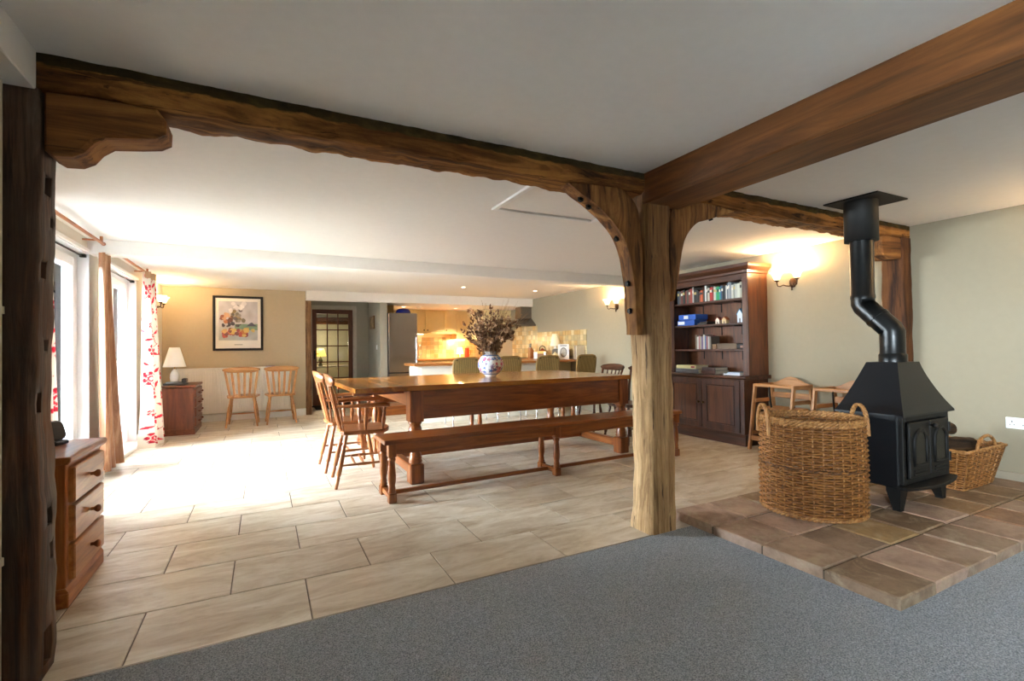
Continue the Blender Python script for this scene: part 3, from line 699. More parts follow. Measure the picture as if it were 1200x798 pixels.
def bench():
    t = thing('bench', 'long polished oak bench standing in front of the dining table', 'bench', (.77, 3.535, 0), math.radians(1.5), 'oak benches at the table')
    B().box(0, 3.03, 0, .33, .428, .462, .005).build('seat', TB('x'), t)
    for lx in (.03, 1.48, 2.94):
        for ly in (.01, .26):
            g = B(); g.box(lx, lx+.06, ly, ly+.06, 0, .07, .006); g.lathe(BLEG, (lx+.03, ly+.03, 0), 16); g.box(lx, lx+.06, ly, ly+.06, .335, .428, .004); g.build('leg', TB('z'), t)
        B().box(lx+.012, lx+.048, .07, .26, .02, .06, .004).build('cross_stretcher', TB('y'), t)
    for ly in (.02, .285): B().box(.09, 2.94, ly, ly+.025, .352, .428, .003).build('apron', TB('x'), t)
    for sg in (0, 1): B().box(.055+sg*1.485 if sg else .065, 1.49 if not sg else 2.95, .15, .18, .025, .055, .004).build('long_stretcher', TB('x'), t)
    return t
bn = bench()
copy_tree(bn, (.95, 5.66, 0), math.radians(1.2), 'long polished oak bench on the far side of the dining table')
# ================================================================== CHAIRS
def spindle(p0, p1, r, prof, n=10):
    """turned stick between two points: prof is a list of (t, factor)"""
    p0 = Vector(p0); p1 = Vector(p1); return B().path([p0+(p1-p0)*t for t, _ in prof], [r*k for _, k in prof], n)
LEGT = [(0,.75),(.06,.9),(.2,1.0),(.22,.75),(.25,1.15),(.3,1.25),(.5,1.35),(.7,1.15),(.74,.85),(.77,1.1),(.8,.8),(.9,1.0),(1,.9)]
STR = [(0,.7),(.3,.9),(.5,1.25),(.7,.9),(1,.7)]
SPN = [(0,.8),(.12,.9),(.2,1.3),(.24,.9),(.28,1.35),(.34,.9),(.5,1.1),(.66,.9),(.72,1.35),(.76,.9),(.8,1.3),(.88,.9),(1,.8)]
ARM = [(0,.7),(.1,1.1),(.16,.8),(.22,1.3),(.45,1.6),(.6,1.0),(.66,1.4),(.72,.9),(.85,1.2),(1,.8)]
def dseat(wf, wb, d0, d1):
    pts = []
    for k in range(17):
        a = -PI/2 + PI*k/16; pts.append((d1-.13+.13*math.cos(a), wf*math.sin(a)*(1 if abs(math.sin(a)) < .99 else 1)))
    pts += [(d0+.03, wb), (d0, wb-.04), (d0, -wb+.04), (d0+.03, -wb)]
    return pts
def chair(label, loc, rz, C, arms, group, slats=False):
    """local frame: sitter faces +x"""
    t = thing('windsor_chair' if arms else 'kitchen_chair', label, 'chair', loc, rz, group)
    B().prism(dseat(.225, .19, -.20, .22), .425, .458, 'xy', .008).build('seat', C('x'), t)
    feet = {(-1,-1): (-.235,-.205), (-1,1): (-.235,.205), (1,-1): (.20,-.205), (1,1): (.20,.205)}
    mids = {}
    for (sx_, sy_), (fx, fy) in feet.items():
        top = Vector((-.145 if sx_ < 0 else .14, sy_*.15, .43)); bot = Vector((fx, fy, 0))
        spindle(bot, top, .0155, LEGT, 12).build('leg', C('z'), t); mids[(sx_, sy_)] = bot+(top-bot)*.42
    for sy_ in (-1, 1): spindle(mids[(-1,sy_)], mids[(1,sy_)], .011, STR).build('stretcher', C('x'), t)
    a = (mids[(-1,-1)]+mids[(1,-1)])/2; b_ = (mids[(-1,1)]+mids[(1,1)])/2
    spindle(a, b_, .011, STR).build('stretcher', C('y'), t)
    if arms: 
        spindle(a+Vector((-.07,0,0)), b_+Vector((-.07,0,0)), .010, STR).build('stretcher', C('y'), t)
    # back
    top_z = .93 if arms else .895; lean = .085 if arms else .09
    cw = .255 if arms else .245
    def back(y, z):  # leaning, gently curved back line
        s = (z-.45)/(top_z-.45); return Vector((-.175-lean*s-.045*(1-(y/cw)**2)*s, y, z))
    hgt_ = .105 if arms else .085
    rings = []
    for k in range(21):
        y = -cw+2*cw*k/20; e = abs(y)/cw; up = .018*math.cos(e*PI/2) ; lo = .022*e**4
        ztop = top_z - .012*e**6 - (.0 if e < .9 else .02*(e-.9)/.1) + up - .018; zbot = top_z-hgt_+lo+ (.0 if e < .88 else .03*(e-.88)/.12)
        c0 = back(y, zbot); c1 = back(y, ztop); th = .011
        rings.append([c0+Vector((-th,0,0)), c0+Vector((th,0,0)), c1+Vector((th,0,0)), c1+Vector((-th,0,0))])
    B().ring(rings, True, True).build('crest_rail', C('y'), t)
    zc = top_z-hgt_+.02
    ny = 6
    for i in range(ny):
        f = i/(ny-1)*2-1
        p1 = back(f*cw*.86, zc); p0 = Vector((-.17 - .02*(1-f*f), f*.16, .455))
        if slats or i in (0, ny-1):
            bb = B(); rings = []
            for k in range(7):
                s = k/6; q = p0+(p1-p0)*s + Vector((.012*math.sin(s*PI),0,0)); w_ = (.013 if arms else .0135)*(1+.25*math.sin(s*PI)); h_ = .006
                rings.append([q+Vector((-h_,-w_,0)), q+Vector((h_,-w_,0)), q+Vector((h_,w_,0)), q+Vector((-h_,w_,0))])
            bb.ring(rings, True, False).build('back_slat', C('z'), t)
        else: spindle(p0, p1, .0105, SPN, 9).build('back_spindle', C('z'), t)
    if arms:
        for sy_ in (-1, 1):
            pts = [back(sy_*.20, .665), Vector((-.1, sy_*.245, .668)), Vector((.05, sy_*.26, .67)), Vector((.15, sy_*.255, .668)), Vector((.185, sy_*.25, .66))]
            B().path(pts, [.013,.015,.018,.021,.014], 10, False, 1.5).build('arm', C('x'), t)
            for ax, bx in ((.15,.14),(.0,.0)): spindle((bx, sy_*.195, .455), (ax, sy_*.25, .66), .0115, ARM).build('arm_support', C('z'), t)
    return t
PINE = lambda ax: wood('honey_pine_chair_wood', '#8c5a2a', '#b88048', '#d29c62', ax, .35, 1.2, .05)
MIDW = lambda ax: wood('warm_brown_chair_wood', '#66371a', '#965a2e', '#b67844', ax, .32, 1.2, .05)
DRKW = lambda ax: wood('dark_brown_chair_wood', '#2c170c', '#4a2814', '#62381e', ax, .3, 1.2, .05)
ca = chair('turned wooden armchair at the left end of the table nearest the bench', (.755, 4.33, 0), math.radians(-3), MIDW, True, 'armchairs at the left end of the table')
copy_tree(ca, (.72, 4.93, 0), math.radians(2), 'turned wooden armchair at the left end of the table farther from the bench')
cb = chair('honey pine slat-back chair in front of the radiator, nearer the lamp', (-.29, 8.44, 0), math.radians(88), PINE, False, 'pine chairs by the radiator', True)
copy_tree(cb, (.23, 8.47, 0), math.radians(92), 'honey pine slat-back chair in front of the radiator, nearer the glazed door')
cc = chair('dark wooden chair at the right end of the table, nearer the bar', (3.84, 5.10, 0), math.radians(178), DRKW, False, 'dark chairs at the right end of the table')
copy_tree(cc, (3.83, 4.48, 0), math.radians(183), 'dark wooden chair at the right end of the table, half hidden by the central post')
# ================================================================== BAR STOOLS
CHR = plain('polished_chrome', '#d8dadc', .12, 1.0, var=.02)
LOOM = None
def loom():
    m = N('olive_woven_loom'); co = m.coord((1,1,1), False); w1 = m.n('ShaderNodeTexWave', bands_direction='X'); w1.inputs['Scale'].default_value = 26; w1.inputs['Distortion'].default_value = .3; m.l(co, w1.inputs[0])
    w2 = m.n('ShaderNodeTexWave', bands_direction='Z'); w2.inputs['Scale'].default_value = 40; m.l(co, w2.inputs[0])
    f = m.n('ShaderNodeMath', operation='MULTIPLY'); m.l(w1.outputs[1], f.inputs[0]); m.l(w2.outputs[1], f.inputs[1])
    m.base(m.ramp(w1.outputs[1], [(0, lin('#3f2f12')), (.5, lin('#7d6230')), (1, lin('#a58348'))])); m.set(Roughness=.7); m.bump(f.outputs[0], .6, .006); return m.mat
LOOM = loom(); CANE = plain('olive_cane_binding', '#8a6a36', .6, var=.12)
def stool(label, loc, rz):
    """sitter faces +y, back towards the viewer"""
    t = thing('bar_stool', label, 'stool', loc, rz, 'woven bar stools at the bar')
    B().prism([(-.19,-.17),(.19,-.17),(.2,.1),(.17,.18),(-.17,.18),(-.2,.1)][::-1], .63, .665, 'xy', .01).build('seat', plain('woven_seat', '#a8884e', .7, var=.15, nscale=40), t)
    rings = []
    wb = [(.185,.665),(.19,.72),(.195,.80),(.195,.88),(.19,.94),(.165,.972),(.12,.985)]
    for th in (-.012, .012):
        rings.append([Vector((x, -.185-(z-.66)*.16+th, z)) for x, z in wb] + [Vector((-x, -.185-(z-.66)*.16+th, z)) for x, z in wb[::-1]])
    B().ring(rings, True, False).build('woven_back', plain('dark_loom_ground', '#4d3a18', .8), t)
    rb = B()
    for q in range(15):
        x = -.168+.336*q/14; zt = .968 if abs(x) < .13 else .945
        rb.path([(x, -.185-(z-.66)*.16-.011, z) for z in (.67, .8, zt)], .0085, 6)
    stuff(rb.build('woven_ribs', plain('olive_loom_cane', '#8d7038', .65, var=.2, nscale=60), t))
    B().path([(x, -.185-(z-.66)*.16, z) for x, z in wb] + [(-x, -.185-(z-.66)*.16, z) for x, z in wb[::-1]], .016, 8, True).build('back_binding', CANE, t)
    for sx_ in (-1, 1):
        for sy_ in (-1, 1): B().tube((sx_*.165, sy_*.15, .635), (sx_*.20, sy_*.19, 0), .0115, n=10).lathe([(.014,0),(.014,.02)], (sx_*.20, sy_*.19, 0), 10).build('leg', CHR, t)
    pts = [(-.186,-.175,.30),(-.18,-.19,.23),(-.14,-.2,.2),(0,-.2,.195),(.14,-.2,.2),(.18,-.19,.23),(.186,-.175,.30)]
    B().path(pts, .009, 8).build('foot_rail', CHR, t)
    B().path([(-.17,.16,.55),(-.17,-.16,.55),(.17,-.16,.55),(.17,.16,.55)], .009, 8, True).build('under_frame', CHR, t)
    return t
s0 = stool('woven-back bar stool behind the left side of the vase', (2.60, 6.72, 0), math.radians(-2))
copy_tree(s0, (3.30, 6.76, 0), math.radians(2), 'woven-back bar stool partly hidden behind the vase')
copy_tree(s0, (3.99, 6.74, 0), math.radians(-3), 'woven-back bar stool right of the vase, third from the left')
copy_tree(s0, (4.70, 6.74, 0), math.radians(4), 'woven-back bar stool nearest the right wall')
# ================================================================== VASE AND DRIED FLOWERS
vs = thing('vase', 'round white porcelain vase painted with blue and pink flowers on the table', 'vase', (2.16, 4.72, .8205))
vp = [(.052,0),(.056,.004),(.058,.012),(.085,.03),(.118,.065),(.136,.105),(.139,.135),(.13,.17),(.108,.205),(.08,.23),(.066,.242),(.064,.256),(.068,.264),(.063,.268),(.056,.262),(.055,.24)]
rings = []
prof = []
for i in range(len(vp)-1):
    for k in range(6):
        f = k/6; prof.append((vp[i][0]+(vp[i+1][0]-vp[i][0])*f, vp[i][1]+(vp[i+1][1]-vp[i][1])*f))
bb = B(); K = 96
bb.ring([[Vector((r*math.cos(2*PI*k/K), r*math.sin(2*PI*k/K), z)) for k in range(K)] for r, z in prof], False, True)
me = bb.mesh('vase_body', attr_mat('painted_porcelain', .12)); cols = []
rnd = random.Random(3); spots = [(rnd.uniform(0, 2*PI), rnd.uniform(.05,.2), rnd.uniform(.012,.03), rnd.choice(['#c0566c','#5a7fb8','#7fa3cf','#a84a6a','#88708f','#c98a9a','#4c6aa0'])) for _ in range(120)]
for v in me.vertices:
    a = math.atan2(v.co.y, v.co.x); z = v.co.z; c = (.86,.87,.88)
    for sa, sz, sr, sc in spots:
        da = ((a-sa+PI) % (2*PI)-PI)*.13; dz = z-sz; d_ = math.hypot(da, dz); th = math.atan2(dz, da)
        if d_ < sr*(.7+.3*math.cos(5*th)): c = tuple(x**(1/2.2) if False else x for x in lin(sc)[:3]); c = (*c, 1); break
    if abs(z-.225) < .006 or abs(z-.03) < .004: c = lin('#5577ad')
    cols.append(c)
paint(me, cols); put('body', me, vs)
df = thing('dried_flowers', 'dried brown flower and seed-head arrangement standing in the vase', 'dried flowers', (2.16, 4.72, .87))
stem = B(); leaves = B(); heads = B(); twig = B(); rnd = random.Random(11)
def leafq(b, p, d, ln, wd, up=None):
    d = d.normalized(); s_ = d.cross(Vector((rnd.uniform(-1,1), rnd.uniform(-1,1), rnd.uniform(-1,1)))).normalized()*wd; n_ = d.cross(s_).normalized()*wd*.35
    b.add([p, p+d*ln*.35+s_+n_, p+d*ln, p+d*ln*.4-s_+n_, p+d*ln*.5-n_*.3], [(0,1,4),(1,2,4),(2,3,4),(3,0,4)])
R2 = Vector((math.cos(yaw), -math.sin(yaw), 0))
for i in range(110):
    az = rnd.uniform(0, 2*PI); el = rnd.uniform(.15, 1.25)
    d = Vector((math.cos(az)*el, math.sin(az)*el, 1.0)).normalized()
    ln = rnd.uniform(.33, .56)*(1.05-.2*el); p0 = Vector((rnd.uniform(-.03,.03), rnd.uniform(-.03,.03), .0)); pts = [p0]
    for k in range(1, 6): pts.append(p0+Vector((0,0,.17))*min(1, k/2)+d*ln*k/5+Vector((rnd.uniform(-.012,.012), rnd.uniform(-.012,.012), -.04*el*(k/5)**2)))
    stem.path(pts, [.0025,.0022,.002,.0018,.0015,.001], 4)
    kind = rnd.random()
    if kind < .45:
        for k in range(20):
            s = rnd.uniform(.25, 1.0); q = pts[0].lerp(pts[-1], s); q = pts[min(4, int(s*5))].lerp(pts[min(5, int(s*5)+1)], s*5 % 1)
            leafq(leaves, q, d+Vector((rnd.uniform(-1,1), rnd.uniform(-1,1), rnd.uniform(-.6,.8))), rnd.uniform(.03,.055), rnd.uniform(.009,.016))
    elif kind < .75:
        c_ = pts[-1]
        for k in range(26):
            dd = Vector((rnd.gauss(0,1), rnd.gauss(0,1), rnd.gauss(0,1))).normalized(); leafq(heads, c_+dd*.012, dd, rnd.uniform(.02,.042), rnd.uniform(.008,.014))
    else:
        for k in range(10):
            q = pts[rnd.choice((2,3,4,5))]; dd = (d+Vector((rnd.uniform(-.8,.8), rnd.uniform(-.8,.8), rnd.uniform(-.2,.8)))).normalized(); e = q+dd*rnd.uniform(.05,.12)
            twig.path([q, e], [.0012,.0006], 3)
            for _ in range(3): leafq(twig, q.lerp(e, rnd.uniform(.3,1)), dd+Vector((rnd.uniform(-1,1), rnd.uniform(-1,1), rnd.uniform(-1,1))), .014, .004)
for i in range(26):   # long dry grasses leaning right and up
    s_ = rnd.uniform(.0, 1.0); d = (R2*(.15+.75*s_)+Vector((0,0,1.15))+Vector((rnd.uniform(-.15,.15), rnd.uniform(-.15,.15), 0))).normalized(); ln = rnd.uniform(.5, .66)
    pts = [Vector((0,0,.02))+Vector((0,0,.16))*min(1, k/2)+d*ln*k/6+R2*.10*s_*(k/6)**2-Vector((0,0,.06*s_*(k/6)**2)) for k in range(7)]
    twig.path(pts, [.0018,.0017,.0016,.0014,.0012,.001,.0006], 3)
for i in range(4):    # big broad dead leaves
    d = (R2*rnd.uniform(-.3,.7)+Vector((0,0,.8))+Vector((rnd.uniform(-.4,.1), rnd.uniform(-.5,0), 0))).normalized(); leafq(leaves, Vector((0,0,.2))+d*.04, d, .17, .055)
stuff(stem.build('stems', plain('dry_stem', '#8a6c48', .8), df)); stuff(leaves.build('leaves', plain('dry_brown_leaf', '#6a4a32', .8, var=.55, nscale=25), df))
stuff(heads.build('flower_heads', plain('dry_flower_head', '#a98562', .85, var=.5, nscale=20), df)); stuff(twig.build('grasses', plain('dry_grass', '#937550', .85, var=.2), df))
# ================================================================== CHESTS OF DRAWERS
def lampbulb(name, loc, energy, col=(1,.66,.34), r=.03):
    l = bpy.data.lights.new(name, 'POINT'); l.energy = energy; l.color = col; l.shadow_soft_size = r
    o = bpy.data.objects.new(name, l); o.location = loc; COL.objects.link(o); return o
CH = lambda ax: wood('orange_pine_chest_wood', '#7e3f17', '#a35c27', '#c07c40', ax, .4, 1.0, .05, .05)
CHF = lambda ax: wood('pale_pine_drawer_front', '#8d4f20', '#b5733a', '#cf9258', ax, .38, 1.0, .05, .08)
def chest(name, label, loc, w, d, h, nd, C, CF, kr):
    """drawers face +x; w along y, d along x; origin at the front-near bottom corner"""
    t = thing(name, label, 'chest', loc, 0)
    B().box(-d+.012, -.012, .012, w-.012, .07, h-.035, .004).build('carcass', C('z'), t)
    B().box(-d, 0, 0, w, 0, .065, .004).prism([(0,.065),(-.012,.085),(-d+.012,.085),(-d,.065)][::-1], .004, w-.004, 'xz').build('plinth', C('y'), t)
    B().prism([(.012,h-.02),(.012,h-.006),(.004,h),(-d-.01,h),(-d-.01,h-.02),(-.005,h-.035),(.002,h-.035)][::-1], -.014, w+.014, 'xz', .004).build('top', C('y'), t)
    z0 = .10; z1 = h-.05; dh = (z1-z0)/nd
    for i in range(nd):
        a = z0+i*dh+.006; b_ = z0+(i+1)*dh-.006
        dr = B().box(-.02, .012, .045, w-.045, a, b_, .006).build('drawer', CF('y'), t)
        B().prism([(a,.012),(a+.02,.02),(b_-.02,.02),(b_,.012)], .0, .0001, 'xy') 
        ks = (w/2,) if nd <= 3 and kr > .014 else (w*.28, w*.72)
        for ky in ks: B().lathe([(kr*.55,0),(kr*.5,kr*.8),(kr*.75,kr*1.1),(kr*1.15,kr*1.6),(kr*1.2,kr*2.0),(kr*.9,kr*2.5),(kr*.3,kr*2.65)], (.011, ky, (a+b_)/2), 16, (1,0,0)).build('knob', C('z'), dr)
    return t
chest('chest_of_drawers', 'orange pine three-drawer bedside chest behind the left timber post', (-.775, 2.815, 0), .53, .50, .668, 3, CH, CHF, .0155)
RED = lambda ax: wood('red_brown_chest_wood', '#5b2a14', '#7a3e20', '#8f5230', ax, .35, 1.0, .05, .2)
chest('chest_of_drawers', 'red-brown chest of drawers below the white table lamp', (-.845, 7.86, 0), .80, .40, .672, 4, RED, RED, .013)
# clock on the near chest
ck_ = thing('desk_clock', 'small black desk clock standing on the pine chest', 'clock', (-.93, 3.20, .669), math.radians(-25))
PLB = plain('black_plastic', '#121212', .35)
T = Matrix.Rotation(math.radians(-18), 4, 'Y'); b = B(); b.T = Matrix.Translation((0,0,.02)) @ T
rr = [(.055*math.copysign(abs(math.cos(a))**.5, math.cos(a)), .05+.05*math.copysign(abs(math.sin(a))**.5, math.sin(a))) for a in [2*PI*k/28 for k in range(28)]]
b.prism(rr, -.02, .02, 'yz', .008); b.build('case', PLB, ck_)
b = B(); b.T = Matrix.Translation((0,0,.02)) @ T; b.prism([(u*.8, .05+(v-.05)*.8) for u, v in rr], .018, .023, 'yz'); b.build('face', plain('grey_clock_screen', '#3d3d3a', .15), ck_)
B().box(-.03, .035, -.04, .04, 0, .022, .006).build('foot', PLB, ck_)
tag(B().path([(-.99,3.17,.673),(-1.02,3.10,.673),(-1.06,3.02,.673),(-1.12,2.99,.673),(-1.2,3.02,.673)], .003, 6).build('cable', PLB), 'thin black cable behind the desk clock', 'cable')
# lamp and tray on the far chest
lm_ = thing('table_lamp', 'white table lamp with conical shade on the red-brown chest', 'lamp', (-1.11, 8.13, .715))
CER = plain('white_ceramic', '#e9e6e0', .2); SHADE = plain('white_lamp_shade', '#f3efe8', .8, var=.02, Subsurface_Weight=.0)
B().lathe([(.045,0),(.05,.01),(.058,.05),(.055,.1),(.035,.145),(.018,.165),(.012,.175)], (0,0,0), 24).build('base', CER, lm_)
B().lathe([(.009,.17),(.009,.23)], (0,0,0), 12).build('stem', plain('brass', '#b48a45', .3, 1.0), lm_)
B().ring([[Vector((r*math.cos(2*PI*k/36), r*math.sin(2*PI*k/36), z)) for k in range(36)] for r, z in ((.137,.205),(.062,.475),(.060,.475),(.135,.205))], False, True).build('shade', SHADE, lm_)
tr = thing('grey_tray', 'dark grey charging dock under the white table lamp', 'dock', (-1.09, 8.13, .672))
B().prism([(-.14,-.10),(.12,-.10),(.14,.0),(.12,.10),(-.14,.10)], 0, .024, 'xy', .006).build('base', plain('slate_grey_plastic', '#4a4d50', .35), tr)
B().box(.07, .125, -.08, .08, .024, .085, .01).build('stand', plain('slate_grey_plastic', '#4a4d50', .35), tr)
B().lathe([(.1,.024),(.1,.036),(.09,.042)], (-.02,0,0), 28).build('pad', plain('grey_plastic', '#8f9294', .35), tr)
# ================================================================== CURTAINS
def flower_print(u, v, rep=.46, wid=.40):
    """u across the cloth (m), v up (m): red sprigs on cream"""
    base = (.84,.79,.72); red = (.78,.12,.20); dk = (.62,.08,.16); pk = (.86,.45,.48)
    v = v/1.12; u = u/1.12; vv = v % rep; uu = (u + (.2 if int(v//rep) % 2 else 0)) % wid
    def fl_(cx_, cy_, R_, k, ph):
        d_ = math.hypot(uu-cx_, vv-cy_); th = math.atan2(vv-cy_, uu-cx_); e = R_*(.74+.26*abs(math.cos(k*th/2+ph)))
        if d_ < e:
            q = d_/R_
            if q < .22: return base
            if .42 < q < .52 or (q > .55 and abs(math.sin(k*th/2+ph)) > .93): return base if q > .3 else pk
            return red if q < .75 else dk
    for a in ((.10,.10,.062,6,0),(.27,.26,.075,7,.4),(.08,.36,.035,5,.2),(.33,.06,.04,5,.8)):
        c = fl_(*a)
        if c: return c
    for x0, y0, x1, y1 in ((.13,.12,.25,.22),(.18,.16,.14,.25),(.27,.20,.33,.08),(.10,.33,.16,.24),(.3,.3,.36,.40)):
        L2 = (x1-x0)**2+(y1-y0)**2; s_ = max(0, min(1, ((uu-x0)*(x1-x0)+(vv-y0)*(y1-y0))/L2)); d_ = math.hypot(uu-x0-s_*(x1-x0), vv-y0-s_*(y1-y0))
        if d_ < .0035: return dk
    for lx, ly, la, ll in ((.19,.30,.6,.05),(.16,.06,-.4,.045),(.36,.18,1.2,.05),(.05,.21,.2,.05),(.21,.42,-.5,.05),(.37,.34,.9,.04)):
        dx, dy = uu-lx, vv-ly; a_ = dx*math.cos(la)+dy*math.sin(la); b_ = -dx*math.sin(la)+dy*math.cos(la)
        if abs(a_) < ll and abs(b_) < .014*(1-(a_/ll)**2): return red
    return base
CLOTH = attr_mat('floral_cotton_cloth', .85, 'print', .15, 0, .12)
LINEM = None
def lining():
    m = N('brown_silk_lining'); co = m.coord((5,5,.5), False); f = m.noise(co, 3, 5, .6, 1.0); m.base(m.ramp(f, [(.3, lin('#7d4c30')), (.5, lin('#a57350')), (.7, lin('#c59a76'))])); m.set(Roughness=.38)
    m.b.inputs['Sheen Weight'].default_value = .3; m.bump(f, .4, .01)
    tr_ = m.n('ShaderNodeBsdfTranslucent'); tr_.inputs[0].default_value = lin('#c08a60'); mx = m.n('ShaderNodeMixShader'); mx.inputs[0].default_value = .04
    m.l(m.b.outputs[0], mx.inputs[1]); m.l(tr_.outputs[0], mx.inputs[2]); m.l(mx.outputs[0], m.out.inputs[0]); return m.mat
LINEM = lining()
RODW = wood('copper_brown_pole_wood', '#8a4e28', '#b0683a', '#c98655', 'y', .35)
def curtain(label, group, xw, yc_top, yc_bot, w_top, w_bot, folds, depth_t, depth_b, z0, z1, cloth_w, floral=True, seed=1, bulge=0.0):
    t = thing('curtain', label, 'curtain', (xw, yc_bot, z0), 0, group)
    rnd = random.Random(seed); ph = [rnd.uniform(-.5,.5) for _ in range(folds*2+2)]; am = [rnd.uniform(.75,1.2) for _ in range(folds*2+2)]
    nu = 170 if floral else 90; nv = 260 if floral else 60; H_ = z1-z0
    def P(i, j, off=0):
        u = i/nu; v = j/nv; s = v; e = (1-s)**1.3
        w_ = w_top+(w_bot-w_top)*e; yc = (yc_top+(yc_bot-yc_top)*e)-yc_bot; dp = depth_t+(depth_b-depth_t)*e
        a = u*folds*2*PI; k = int(u*folds*2); y = yc+(u-.5)*w_ + .012*math.sin(a*.5+ph[0]*4+s*2)
        x = dp*am[min(k, len(am)-1)]*0+dp*math.sin(a+ph[1]+.35*math.sin(s*3+ph[2]*6)) * (1-.25*math.sin(u*7+ph[3])) + bulge*math.sin(PI*u)*e + off
        return Vector((x, y, v*H_))
    b = B(); b.grid(lambda u, v: P(u*nu, v*nv), nu, nv)
    if floral:
        me = b.mesh('cloth', CLOTH); cols = []
        s_ = [0.0]
        for i in range(nu): s_.append(s_[-1]+(P(i+1, nv*.45)-P(i, nv*.45)).length)
        for j in range(nv+1):
            for i in range(nu+1): cols.append(flower_print(s_[i], j/nv*H_))
        paint(me, cols); put('cloth', me, t)
    else: b.build('cloth', LINEM, t)
    # gathered heading
    b = B(); b.grid(lambda u, v: P(u*nu, nv*(.962+.038*v), .004), nu, 3); b.build('heading', LINEM if not floral else plain('curtain_heading', '#b08a68', .7), t)
    return t
curtain('floral red and cream curtain gathered in front of the far wall lamp', 'floral curtains at the french doors', -1.245, 7.20, 7.22, .34, .56, 4, .05, .10, .012, 2.085, .95, True, 4, .03)
curtain('floral red and cream curtain showing just beside the left timber post', 'floral curtains at the french doors', -1.27, 4.05, 4.05, .30, .62, 5, .04, .06, .012, 2.085, 1.15, True, 9)
curtain('shiny brown silk curtain hanging between the two french doors', None, -1.30, 5.62, 5.84, .20, .56, 3, .03, .06, .05, 2.03, .9, False, 6)
for y0, y1, lb in ((3.7, 5.52, 'copper-brown wooden curtain pole over the french doors nearer the post'), (5.99, 7.42, 'copper-brown wooden curtain pole over the french doors with the red curtain')):
    t = thing('curtain_pole', lb, 'curtain pole', (-1.28, y0, 2.105), 0, 'wooden curtain poles')
    B().tube((0,0,0), (0,y1-y0,0), .0135, n=14).build('pole', RODW, t)
    for q in (.0, y1-y0): B().lathe([(.016,-.012),(.018,0),(.016,.012)], (0,q,0), 14, (0,1,0)).build('finial', RODW, t)
    for q in (.06, y1-y0-.06): B().box(-.13, .0, q-.01, q+.01, .012, .026).box(-.01,.01,q-.01,q+.01,.01,.055).build('bracket', RODW, t)
for y0, y1, lb in ((3.97, 5.62, 'black blind rail at the head of the french doors nearer the post'), (5.95, 7.44, 'black blind rail at the head of the french doors behind the brown curtain')):
    t = thing('blind_rail', lb, 'rail', (-1.452, y0, 2.0), 0, 'black blind rails')
    DK = plain('dark_grey_metal', '#2b2c2c', .45, .3)
    B().tube((0,0,0), (0,y1-y0,0), .008, n=10).build('rod', DK, t)
    B().box(-.014, .03, y1-y0-.035, y1-y0, -.014, .014, .003).build('end_block', DK, t); B().box(-.014, .03, 0, .035, -.014, .014, .003).build('end_block', DK, t)
# ================================================================== RADIATOR, PICTURE
RADM = plain('white_radiator_enamel', '#ece8e0', .3, var=.01)
ra = thing('radiator', 'white ribbed panel radiator on the far wall below the framed print', 'radiator', (-.405, 9.10, .135))
def radwave(u, v):
    x = -.80+1.60*u; k = (x/.0333) % 1; d_ = .012 if .3 < k < .7 else 0
    return (x, -.05-(d_ if .03 < v < .97 else .004), .01+.70*v)
b = B(); nx = 480
b.grid(radwave, nx, 34, False); b.box(-.80, .80, -.045, -.01, .0, .72, .004); b.build('panel', RADM, ra)
B().box(-.805, .805, -.065, .015, .715, .728, .003).build('top_grille', RADM, ra)
B().box(-.808, -.80, -.06, .012, .005, .72).box(.80, .808, -.06, .012, .005, .72).build('end_cap', RADM, ra)
B().lathe([(.014,0),(.02,.01),(.02,.05),(.012,.06)], (.84,-.03,.02), 16).tube((.80,-.03,.05),(.84,-.03,.05),.009).tube((.84,-.03,.02),(.84,-.03,-.13),.0075).build('valve', CER, ra)
for q in (-.6, .6): B().box(q-.02, q+.02, -.01, .048, .1, .6).build('wall_bracket', RADM, ra)
tag(B().box(.02, .16, 9.03, 9.09, .864, .876, .003).build('folded_cloth', plain('lilac_cloth', '#8d6f86', .9)), 'small folded lilac cloth on top of the radiator', 'cloth')
pc = thing('framed_picture', 'black-framed still-life print of flowers and fruit above the radiator', 'picture', (-.375, 9.148, 1.585))
BLKF = plain('black_frame_paint', '#14110f', .3)
B().box(-.362, -.325, -.028, 0, -.447, .447, .004).box(.325, .362, -.028, 0, -.447, .447, .004).build('frame_side', BLKF, pc)
B().box(-.325, .325, -.028, 0, .41, .447, .004).box(-.325, .325, -.028, 0, -.447, -.41, .004).build('frame_rail', BLKF, pc)
B().box(-.327, .327, -.012, -.004, -.412, .412).build('mount', plain('white_mount_card', '#e9e6df', .7, var=.01), pc)
b = B(); nu, nv = 110, 120; b.grid(lambda u, v: (-.28+.56*u, -.0135, -.28+.64*v), nu, nv)
me = b.mesh('print', attr_mat('picture_print', .4)); cols = []
rnd = random.Random(5)
blobs = []
for _ in range(26): blobs.append((rnd.uniform(.05,.9), rnd.uniform(.13,.27), rnd.uniform(.03,.06), rnd.choice([(.8,.45,.15),(.75,.25,.2),(.85,.7,.3),(.6,.2,.25),(.85,.8,.65),(.45,.2,.2),(.8,.6,.3)])))
for _ in range(16): blobs.append((rnd.uniform(.08,.34), rnd.uniform(.46,.66), rnd.uniform(.025,.055), rnd.choice([(.6,.3,.18),(.75,.4,.2),(.42,.22,.15),(.85,.6,.4)])))
for _ in range(22): blobs.append((rnd.gauss(.46,.06), rnd.uniform(.45,.78), rnd.uniform(.02,.05), rnd.choice([(.45,.42,.35),(.35,.33,.32),(.6,.5,.3),(.55,.52,.5),(.4,.36,.42)])))
